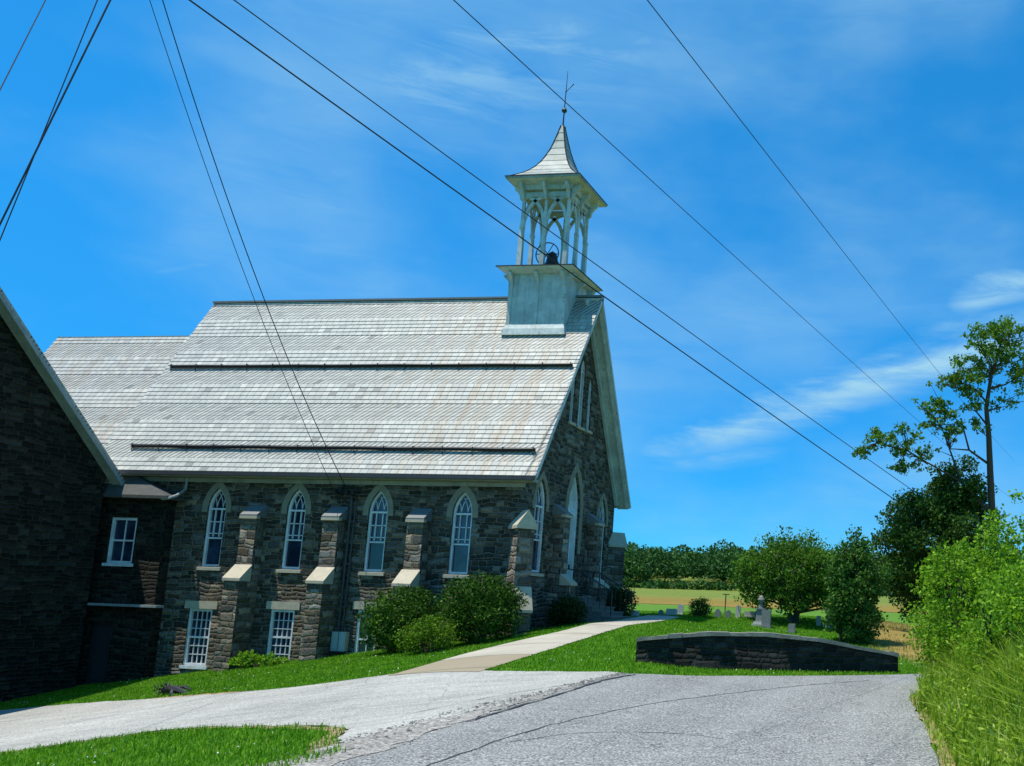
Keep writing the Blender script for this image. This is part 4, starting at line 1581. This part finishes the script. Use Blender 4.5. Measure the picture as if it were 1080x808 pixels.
shrub('evergreen_shrub', 'shaded dark shrub between the door steps and the far corner of the church', 'shrub', (1.3, 6.75, -.75), (.65, .8, .6), LEAF_YEW, 15, 70, 900, .08, group=SG)
shrub('round_shrub', 'small dark round shrub among the gravestones', 'shrub', (4.05, 8.6, -.85), (.42, .4, .40), LEAF_DARK, 16, 60, 1600, .07, (.1, .2))
shrub('leafy_plant', 'low bright green leafy plant at the foot of the church wall window', 'plant', (-7.75, -.95, h1(-7.75, -.95) + .12), (1.05, .38, .3), LEAF_LIME, 17, 46, 900, .11, (.1, .2), low=-.1)


def tree(name, label, trunk_paths, clumps, mat, barkr, seed, per=260, size=.16, cr=None, loc=None, aspect=.55, shell=.35):
    rng = np.random.default_rng(seed)
    root = thing(name, label, 'tree', loc)
    mb = MB()
    for pts, r0, r1 in trunk_paths:
        mb.tube([p for p in pts], list(np.linspace(r0, r1, len(pts))), 9)
    mb.build('trunk', WOODBARK, root)
    P = [c[:3] for c in clumps]
    Q = [c[3] for c in clumps]
    nodes = [Vector(p) for pts, _, _ in trunk_paths[1:] for p in pts[1:]] + [Vector(p) for p in trunk_paths[0][0][2:]]
    tw = MB()
    for c in P[::2]:
        c = Vector(c)
        a = min(nodes, key=lambda q: (q - c).length + (.6 if q.z > c.z else 0))
        if (a - c).length > .05:
            branchy(tw, a, c, .022, .006, rng, .1, 4)
    tw.build('twigs', WOODBARK, root)
    pts = clump_points(P, Q, per, rng, shell)
    raw_mesh('crown', leaf_quads(pts, size, rng, .3, aspect), None, mat, root)
    return root


def crown_from(c, r, n, cr, rng, low=-1.):
    P, Q = scatter_clumps(c, r, n, rng, cr, low)
    return [(*p, q) for p, q in zip(P, Q)]


# low spreading tree among the graves
rng = np.random.default_rng(21)
tb = Vector((7.85, 9.3, h1(7.85, 9.3)))
cl = crown_from((7.5, 9.5, .75), (2.25, 1.8, 1.4), 210, (.26, .5), rng, -.75)
cl += crown_from((7.6, 9.0, -.35), (1.9, 1.2, .5), 60, (.2, .36), rng) + [(6.6, 9.4, 2.15, .3), (7.3, 9.5, 2.4, .34), (8.3, 9.4, 2.25, .36), (8.9, 9.5, 1.75, .34), (5.5, 9.4, 1.0, .3), (9.9, 9.5, 1.2, .35)]
cl += crown_from((5.9, 9.3, -.1), (.55, .7, .65), 12, (.2, .36), rng) + crown_from((9.3, 9.5, .1), (.8, .9, 1.1), 50, (.22, .4), rng)
paths = [([tb + Vector((0, 0, -.2)), tb + Vector((-.02, 0, .25)), tb + Vector((.05, 0, .5))], .15, .12)]
for k, c in enumerate(cl[::8]):
    a = tb + Vector((0, 0, .42))
    b = Vector(c[:3])
    m = a.lerp(b, .5) + Vector((rng.normal() * .12, rng.normal() * .12, .12))
    paths.append(([a, m, b], .06, .015))
tree('spreading_tree', 'low spreading green tree with a short forked trunk among the gravestones', paths, cl, LEAF_MID, .1, 22, 480, .125, loc=tuple(tb))
# narrow ragged tree by the wall end
rng = np.random.default_rng(31)
tb = Vector((10.55, 6.1, h1(10.55, 6.1)))
cl = crown_from((10.5, 6.1, .0), (.95, .95, 1.9), 150, (.22, .42), rng, -1) + crown_from((9.9, 6.3, -.9), (.6, .6, .6), 30, (.18, .32), rng) + crown_from((10.95, 6.1, -1.1), (.6, .7, .75), 40, (.2, .36), rng) \
    + crown_from((11.1, 6.4, .7), (.6, .7, .7), 26, (.2, .36), rng) + crown_from((9.8, 6.2, .55), (.5, .6, .6), 20, (.18, .34), rng) + [(10.35, 6.1, 2.05, .3), (10.55, 6.0, 2.3, .22), (10.05, 6.2, 1.55, .35), (10.9, 6.1, 1.4, .4), (11.1, 6.2, .7, .35), (9.75, 6.2, -.6, .4), (10.0, 6.1, .8, .4)]
paths = [([tb + Vector((0, 0, -.2)), tb + Vector((.1, .05, 1.2)), Vector((10.5, 6.1, 2.2))], .1, .02),
         ([tb + Vector((-.5, 0, -.2)), tb + Vector((-.55, .05, .9)), Vector((10.1, 6.1, 1.4))], .06, .015)]
tree('vine_covered_tree', 'narrow ragged vine-covered tree leaning over the end of the low stone wall', paths, cl, LEAF_IVY, .1, 32, 520, .13, loc=tuple(tb))
# big dark tree
rng = np.random.default_rng(41)
tb = Vector((14.2, 13.4, h1(14.2, 13.4)))
cl = crown_from((13.4, 13.2, 2.2), (2.75, 2.4, 2.6), 290, (.35, .75), rng, -.95) + crown_from((12.2, 13.6, .2), (1.1, 1.2, 1.1), 45, (.3, .5), rng) + crown_from((14.3, 12.9, 4.7), (1.3, 1.2, 1.25), 80, (.3, .55), rng) \
    + crown_from((14.6, 13.6, .0), (1.4, 1.4, .9), 60, (.3, .5), rng) + [(13.0, 13.7, -.55, .4), (13.2, 13.7, -.2, .45)]
paths = [([tb + Vector((0, 0, -.2)), tb + Vector((-.1, 0, 1.6)), Vector((13.9, 13.2, 3.5)), Vector((14.1, 13, 5.2))], .26, .05)]
for c in cl[::9]:
    a = Vector((13.95, 13.3, min(3.2, max(.2, c[2] - .9))))
    b = Vector(c[:3])
    paths.append(([a, a.lerp(b, .5) + Vector((0, 0, .2)), b], .07, .02))
tree('dark_maple', 'big dense dark green tree filling the gap beside the tall thin tree', paths, cl, LEAF_DARK, .2, 42, 380, .155, loc=tuple(tb))
# tall thin tree with bare trunk
rng = np.random.default_rng(51)
tb = Vector((15.7, 12.7, h1(15.7, 12.7)))
key = [(15.85, 11.2, 11.19, .75), (14.87, 11.14, 10.56, .55), (16.46, 11.45, 10.22, .8), (15.47, 11.39, 9.9, .7), (14.69, 11.37, 9.2, .5), (16.67, 11.64, 9.24, .7),
       (15.85, 11.14, 11.3, .5), (16.7, 11.3, 11.2, .8), (17.3, 11.5, 10.2, .8), (13.89, 11.21, 9.14, .4), (14.41, 11.35, 8.8, .42), (13.5, 11.2, 9.0, .28), (13.71, 11.43, 7.6, .42), (13.11, 11.31, 7.75, .42),
       (12.75, 11.3, 7.95, .3), (14.11, 11.59, 7.1, .36), (12.9, 11.33, 7.35, .36), (14.9, 11.56, 8.1, .33), (15.0, 11.6, 7.2, .3), (15.9, 11.66, 8.25, .34), (13.6, 11.5, 6.9, .3),
       (12.14, 11.37, 6.35, .38), (11.34, 11.2, 6.6, .46), (10.75, 11.13, 6.25, .42), (12.7, 11.5, 6.0, .34), (10.25, 11.12, 6.0, .28), (10.9, 11.2, 6.75, .3), (14.9, 11.4, 9.4, .5), (11.7, 11.4, 6.0, .3), (12.4, 11.5, 5.5, .4), (11.8, 11.5, 5.3, .3),
       (14.3, 11.7, 9.8, .3), (15.2, 11.2, 11.0, .5), (11.9, 11.2, 6.9, .26), (13.3, 11.3, 8.2, .25)]
cl = []
for x, y, z, r in key:
    for k in range(10):
        cl.append((x + rng.normal() * r * .8, y + rng.normal() * r * 1.0, z + rng.normal() * r * .5, max(.2, r * rng.uniform(.4, .65))))
tr = [tb + Vector((0, 0, -.2)), Vector((15.68, 12.6, 1.2)), Vector((15.62, 12.4, 3.0)), Vector((15.5, 12.1, 5.2)), Vector((15.42, 11.85, 6.8)), Vector((15.3, 11.65, 8.0)), Vector((15.5, 11.5, 9.4)), Vector((15.9, 11.4, 10.8))]
paths = [(tr, .21, .05)]
for a, m, b, r in (((15.6, 12.35, 3.5), (14.2, 11.9, 4.9), (12.5, 11.5, 5.8), .085), ((12.9, 11.6, 5.55), (12.0, 11.4, 6.1), (10.7, 11.2, 6.35), .05), ((14.3, 11.95, 4.8), (13.9, 11.7, 5.9), (13.4, 11.4, 7.2), .06),
                   ((15.5, 12.1, 5.6), (14.6, 11.8, 6.2), (13.8, 11.5, 6.2), .06), ((14.6, 11.8, 6.2), (14.3, 11.6, 7.3), (13.7, 11.4, 7.7), .045), ((15.4, 11.8, 7.2), (14.9, 11.6, 7.8), (14.4, 11.4, 8.7), .05),
                   ((15.35, 11.7, 8.2), (14.9, 11.5, 8.7), (14.1, 11.3, 9.1), .05), ((15.4, 11.6, 8.8), (16.1, 11.6, 9.0), (16.9, 11.6, 9.5), .05), ((15.3, 11.7, 7.8), (15.7, 11.7, 8.0), (16.0, 11.7, 8.3), .03),
                   ((15.45, 11.9, 6.7), (15.2, 11.7, 6.9), (15.0, 11.6, 7.3), .025), ((15.6, 11.5, 9.6), (15.2, 11.4, 10.2), (14.9, 11.2, 10.6), .045)):
    paths.append(([Vector(a), Vector(m), Vector(b)], r, r * .3))
tree('tall_thin_tree', 'tall thin tree with a bare dark trunk and loose leafy branches', paths, cl, LEAF_TALL, .2, 52, 480, .15, loc=tuple(tb), shell=.1)

# saplings and tall weeds on the roadside bank
SPG = 'bright green saplings on the roadside bank'
shrub('roadside_sapling', 'bright green leafy sapling standing highest, below the bare trunk of the tall tree', 'sapling', (14.35, -9.6, -.6), (.8, .9, 1.35), LEAF_LIME, 61, 80, 1150, .085, (.14, .42), group=SPG)
shrub('roadside_sapling', 'light green leafy sapling rising out of the weeds beside the road bend', 'sapling', (15.6, -10.6, -.45), (1.15, 1.0, 1.9), LEAF_LIME, 62, 130, 1100, .085, (.15, .46), group=SPG)
shrub('roadside_sapling', 'broad bushy sapling behind the tallest roadside weeds, closest to the near verge', 'sapling', (15.35, -14.2, -1.15), (.8, 1.2, 1.2), LEAF_LIME, 63, 110, 1150, .075, (.14, .4), group=SPG)
shrub('roadside_sapling', 'drooping sapling overhanging the tan field gap beside the dark tree', 'sapling', (14.0, -8.6, -1.35), (.7, .7, .85), LEAF_LIME, 64, 80, 900, .08, (.16, .3), group=SPG)


def blades(name, X, Y, hgt, wid, mat, rng, lean=.5, segs=2, zoff=0.):
    """bent grass blades: each one two quads tapering to a point"""
    n = len(X)
    Z = height(X, Y) + zoff
    a = rng.uniform(0, 2 * math.pi, n)
    L = np.abs(rng.normal(0, lean, n))
    d = np.stack([np.cos(a), np.sin(a), np.zeros(n)], 1)
    w = np.stack([-np.sin(a + rng.normal(0, .5, n)), np.cos(a), np.zeros(n)], 1) * (wid * rng.uniform(.6, 1.3, n))[:, None]
    H = hgt * rng.uniform(.55, 1.25, n)
    B = np.stack([X, Y, Z - .01], 1)
    up = np.array([0, 0, 1.])
    mid = B + up * (H * .58)[:, None] + d * (H * L * .25)[:, None]
    top = B + up * (H * np.clip(1 - L * .35, .35, 1))[:, None] + d * (H * L)[:, None]
    V = np.empty((n, 2, 4, 3), np.float32)
    V[:, 0, 0], V[:, 0, 1], V[:, 0, 2], V[:, 0, 3] = B - w / 2, B + w / 2, mid + w * .42, mid - w * .42
    V[:, 1, 0], V[:, 1, 1], V[:, 1, 2], V[:, 1, 3] = mid - w * .42, mid + w * .42, top + w * .06, top - w * .06
    me = bpy.data.meshes.new(name)
    vv = V.reshape(-1, 3)
    # share the middle vertices so that each blade is one island
    keep = np.array([0, 1, 2, 3, 6, 7])
    vv = V.reshape(n, 8, 3)[:, keep]
    nv = n * 6
    me.vertices.add(nv)
    me.vertices.foreach_set('co', vv.reshape(-1).astype(np.float32))
    base = (np.arange(n) * 6)[:, None]
    F = np.concatenate([base + np.array([0, 1, 2, 3]), base + np.array([3, 2, 4, 5])], 1).reshape(-1)
    me.loops.add(len(F))
    me.loops.foreach_set('vertex_index', F.astype(np.int32))
    nf = n * 2
    me.polygons.add(nf)
    me.polygons.foreach_set('loop_start', np.arange(0, nf * 4, 4, dtype=np.int32))
    me.polygons.foreach_set('loop_total', np.full(nf, 4, np.int32))
    me.materials.append(mat)
    me.update(calc_edges=True)
    o = bpy.data.objects.new(name, me)
    COL.objects.link(o)
    return tag(o, kind='stuff')


def noise_patch(x, y):
    return np.sin(x * 1.3 + 2 * np.sin(y * .7)) + np.cos(y * 1.7 + np.sin(x * .9) * 2)


def sample(x0, x1, y0, y1, n, rng, avoid=(), only=None):
    X, Y = rng.uniform(x0, x1, n), rng.uniform(y0, y1, n)
    k = np.ones(n, bool)
    for p in avoid:
        k &= ~inside(p, X, Y)
    if only is not None:
        k &= inside(only, X, Y)
    return X[k], Y[k]


rng = np.random.default_rng(71)
AV = [ROAD_P, DRIVE_P, WALK_P]
CHP = [(XB, 0), (XG, 0), (XG, W), (XB, W)]
X1, Y1 = sample(-14.4, 1.6, -8.6, -.02, 120000, rng, AV + [MUD_P])
X2, Y2 = sample(3.3, 14, -9.6, 12, 150000, rng, AV)
X3, Y3 = sample(-9, 7.6, -24, -13.2, 120000, rng, AV)
ke = ~inside(ISL_P, X3, Y3) | (rng.random(len(X3)) < .25)
X3, Y3 = X3[ke], Y3[ke]
X4, Y4 = sample(-2, 20, 8, 34, 50000, rng, AV + [CHP])
X5, Y5 = sample(.4, 2.6, -8, 9, 14000, rng, AV + [CHP])
X = np.concatenate([X1, X2, X4, X5])
Y = np.concatenate([Y1, Y2, Y4, Y5])
wet = (X + .25 * Y < 12.6 + rng.normal(0, .4, len(X))) | (Y < -2.5)
X, Y = X[wet], Y[wet]
blades('lawn_grass', X, Y, .085, .016, GRASS, rng, .7)
blades('island_grass', X3, Y3, .11, .014, GRASS, rng, .6)
# clover heads and seed heads in the lawn
Xc = np.concatenate([X1, X2, X3])
Yc = np.concatenate([Y1, Y2, Y3])
pick = (rng.random(len(Xc)) < .0035) & (noise_patch(Xc, Yc) > .1)
Pc = np.stack([Xc, Yc, height(Xc, Yc) + .09], 1)[pick]
CLOVER = plain_mat('clover_head', (.62, .66, .5), .8, .2, .2)
tag(raw_mesh('clover_heads', leaf_quads(np.repeat(Pc, 3, 0) + rng.normal(0, .008, (len(Pc) * 3, 3)), .022, rng, 0, 1.), None, CLOVER), kind='stuff')
# tall weeds on the bank to the right of the road
n = 75000
Yw = rng.uniform(-25, -8.8, n)
edge = np.interp(Yw, [-26, -24, -19, -15.3, -12.6, -10.6, -9.2, -8], [15.0, 14.9, 14.55, 14.2, 13.85, 13.75, 13.9, 14.3])
off = rng.random(n) ** 1.3 * 3.6
Xw = edge + off + rng.normal(0, .06, n)
hw = .30 + .95 * sst(0, 1.3, off) + .3 * rng.random(n)
blades('tall_weeds', Xw, Yw, hw, .032, WEED, rng, .38)
kk = rng.random(n) < .62
Pz = height(Xw, Yw) + hw * rng.uniform(.25, 1.05, n)
tag(raw_mesh('weed_leaves', leaf_quads(np.stack([Xw, Yw, Pz], 1)[kk] + rng.normal(0, .07, (kk.sum(), 3)), .085, rng, .2, .38), None, WEED), kind='stuff')
# trampled thin grass creeping over the verge
Xv, Yv = sample(13.4, 15.4, -24, -9, 9000, rng, [ROAD_P])
blades('verge_grass', Xv, Yv, .16, .014, WEED, rng, .8)
# rough yellow grass in the gap beyond the road
Xr, Yr = sample(9, 24, -3.5, 40, 26000, rng, [ROAD_P])
kr = (Xr + .25 * Yr > 12.4) & (noise_patch(Xr, Yr) > -.3)
DRY = leaf_mat('dry_grass', (.14, .13, .03), (.34, .28, .09), .3, .6, (.42, .38, .16))
blades('field_edge_grass', Xr[kr], Yr[kr], .15, .02, DRY, rng, .6)


def pebbles(name, P, size, mat, rng):
    n = len(P)
    base = np.array([(-1, -.7, 0), (1, -.8, 0), (.8, .9, 0), (-.9, .8, 0), (-.5, -.4, .8), (.6, -.4, .7), (.4, .5, .75), (-.5, .5, .65)])
    F0 = np.array([(4, 5, 6, 7), (0, 1, 5, 4), (1, 2, 6, 5), (2, 3, 7, 6), (3, 0, 4, 7)])
    s = size * rng.lognormal(0, .45, n)
    a = rng.uniform(0, 6.28, n)
    V = base[None] * s[:, None, None] * rng.uniform(.7, 1.3, (n, 8, 3))
    x = V[..., 0] * np.cos(a)[:, None] - V[..., 1] * np.sin(a)[:, None]
    y = V[..., 0] * np.sin(a)[:, None] + V[..., 1] * np.cos(a)[:, None]
    V = np.stack([x, y, V[..., 2]], -1) + P[:, None, :]
    me = bpy.data.meshes.new(name)
    F = (F0[None] + (np.arange(n) * 8)[:, None, None]).reshape(-1, 4)
    me.from_pydata(V.reshape(-1, 3).tolist(), [], F.tolist())
    me.materials.append(mat)
    me.update()
    o = bpy.data.objects.new(name, me)
    COL.objects.link(o)
    return tag(o, kind='stuff')


t = rng.random(1500)
yy = -21.5 + 12 * t
xx = np.interp(yy, [-22, -19.6, -17.5, -15.2, -12.5, -10], [7.6, 7.4, 7.15, 7.2, 7.25, 7.3]) + rng.normal(0, 1, 1500) * np.interp(yy, [-22, -17, -14, -10], [.5, .4, .1, .05])
pebbles('loose_gravel', np.stack([xx, yy, height(xx, yy) + .03], 1), .011, VERGE, rng)

# fallen dark branch on the grass edge
FB = thing('fallen_branch', 'dark broken branch lying on the grass edge above the driveway', 'branch', (-5.7, -6.75, h1(-5.7, -6.75)))
mb = MB()
g = h1(-5.7, -6.75)
mb.tube([(-6.1, -6.7, g + .1), (-5.8, -6.75, g + .17), (-5.5, -6.8, g + .12), (-5.2, -6.85, g + .06)], [.07, .10, .08, .03], 7)
mb.tube([(-5.75, -6.75, g + .16), (-5.62, -6.95, g + .04), (-5.45, -7.0, g + .02)], [.06, .05, .02], 6)
mb.tube([(-5.95, -6.7, g + .14), (-6.05, -6.6, g + .3)], [.05, .02], 6)
mb.tube([(-5.7, -6.7, g + .2), (-5.45, -6.7, g + .22), (-5.25, -6.72, g + .15)], [.05, .05, .02], 6)
mb.build('limb', DARKMETAL, FB)
rg = np.random.default_rng(77)
pts = clump_points([(-6.1, -6.7, g + .14), (-5.95, -6.7, g + .1)], [.2, .16], 2600, rg)
raw_mesh('dead_leaves', leaf_quads(pts, .07, rg), None, DARKMETAL, FB)

# ------------------------------------------------------------------ far wood on the hill
rng = np.random.default_rng(81)
C, S = [], []
allv = []
for i in range(1300):
    y = rng.uniform(336, 470)
    x = rng.uniform(-260, 130)
    if y < 350 and rng.random() < .3:
        continue
    r = rng.uniform(3.2, 7.5)
    if rng.random() < .06:
        r *= 1.12
    hz = h1(x, y) + r * rng.uniform(.95, 1.45)
    k = int(330 if y < 375 else 180)
    d = rng.normal(size=(k, 3))
    d /= np.linalg.norm(d, axis=1, keepdims=True)
    d[:, 2] = np.abs(d[:, 2]) * 1.25 - .55
    rad = r * (.72 + .33 * rng.random(k))
    pts = np.array([x, y, hz]) + d * rad[:, None]
    allv.append(leaf_quads(pts, 1.25, rng, 0., .8))
tag(raw_mesh('woods', np.concatenate(allv), None, LEAF_FAR), kind='stuff')
# dark hedge line along the foot of the wood and between fields
allv = []
for i in range(260):
    x, y = rng.uniform(-200, 130), 333 + rng.normal() * 2
    k = 26
    pts = np.array([x, y, h1(x, y) + 1.2]) + rng.normal(size=(k, 3)) * np.array([2.2, 1.2, 1.0])
    allv.append(leaf_quads(pts, 1.5, rng, 0., .8))
tag(raw_mesh('hedgerow_brush', np.concatenate(allv), None, LEAF_FAR), kind='stuff')

# ------------------------------------------------------------------ overhead wires
def wire(label, a, b, sag, r, name='overhead_wire', n=28):
    a, b = Vector(a), Vector(b)
    mb = MB()
    mb.tube([a.lerp(b, t) - Vector((0, 0, 4 * sag * t * (1 - t))) for t in np.linspace(0, 1, n)], r, 5)
    return tag(mb.build(name, WIRE), label, 'wire', 'overhead wires')


POLE = Vector((-6.8, -9.8, 15.1))
wire('thick cable sloping in front of the belfry base down to the trees', (-6.6, -10.0, 15.0), (13.56, 25.34, 3.6), .15, .024)
wire('thin cable just above the thick one, passing the belfry floor', (-6.2, -9.6, 15.6), (13.55, 25.16, 4.75), .15, .018)
wire('thin wire crossing the sky above the weathervane', (8.91, -21.83, 5.5), (18.53, 46.02, 7.76), .25, .0062)
wire('thin wire highest over the lawn side of the sky, ending at the tall tree', (10.9, -21.53, 5.63), (18.14, 45.44, 11.01), .25, .0062)
wire('thick wire of the crossing pair in the corner of sky above the house', (-6.9, -10.0, 15.3), (-7.59, -12.18, 5.35), .0, .022)
wire('thinner wire of the crossing pair in the corner of sky above the house', (-7.2, -10.1, 15.6), (-7.58, -12.07, 4.64), .0, .014)
wire('single short wire cutting across the very corner of the sky', (-8.08, -10.68, 14.79), (-3.61, -15.85, 6.68), .0, .012)
wire('thin service wire dropping over the slate roof to the wall bracket', (-6.9, -9.8, 15.2), (-6.3, -.25, 2.62), .55, .010)
wire('wavy twisted service wire dropping over the slate roof to the bracket', (-6.6, -9.6, 15.1), (-5.8, -.25, 2.62), .75, .014)
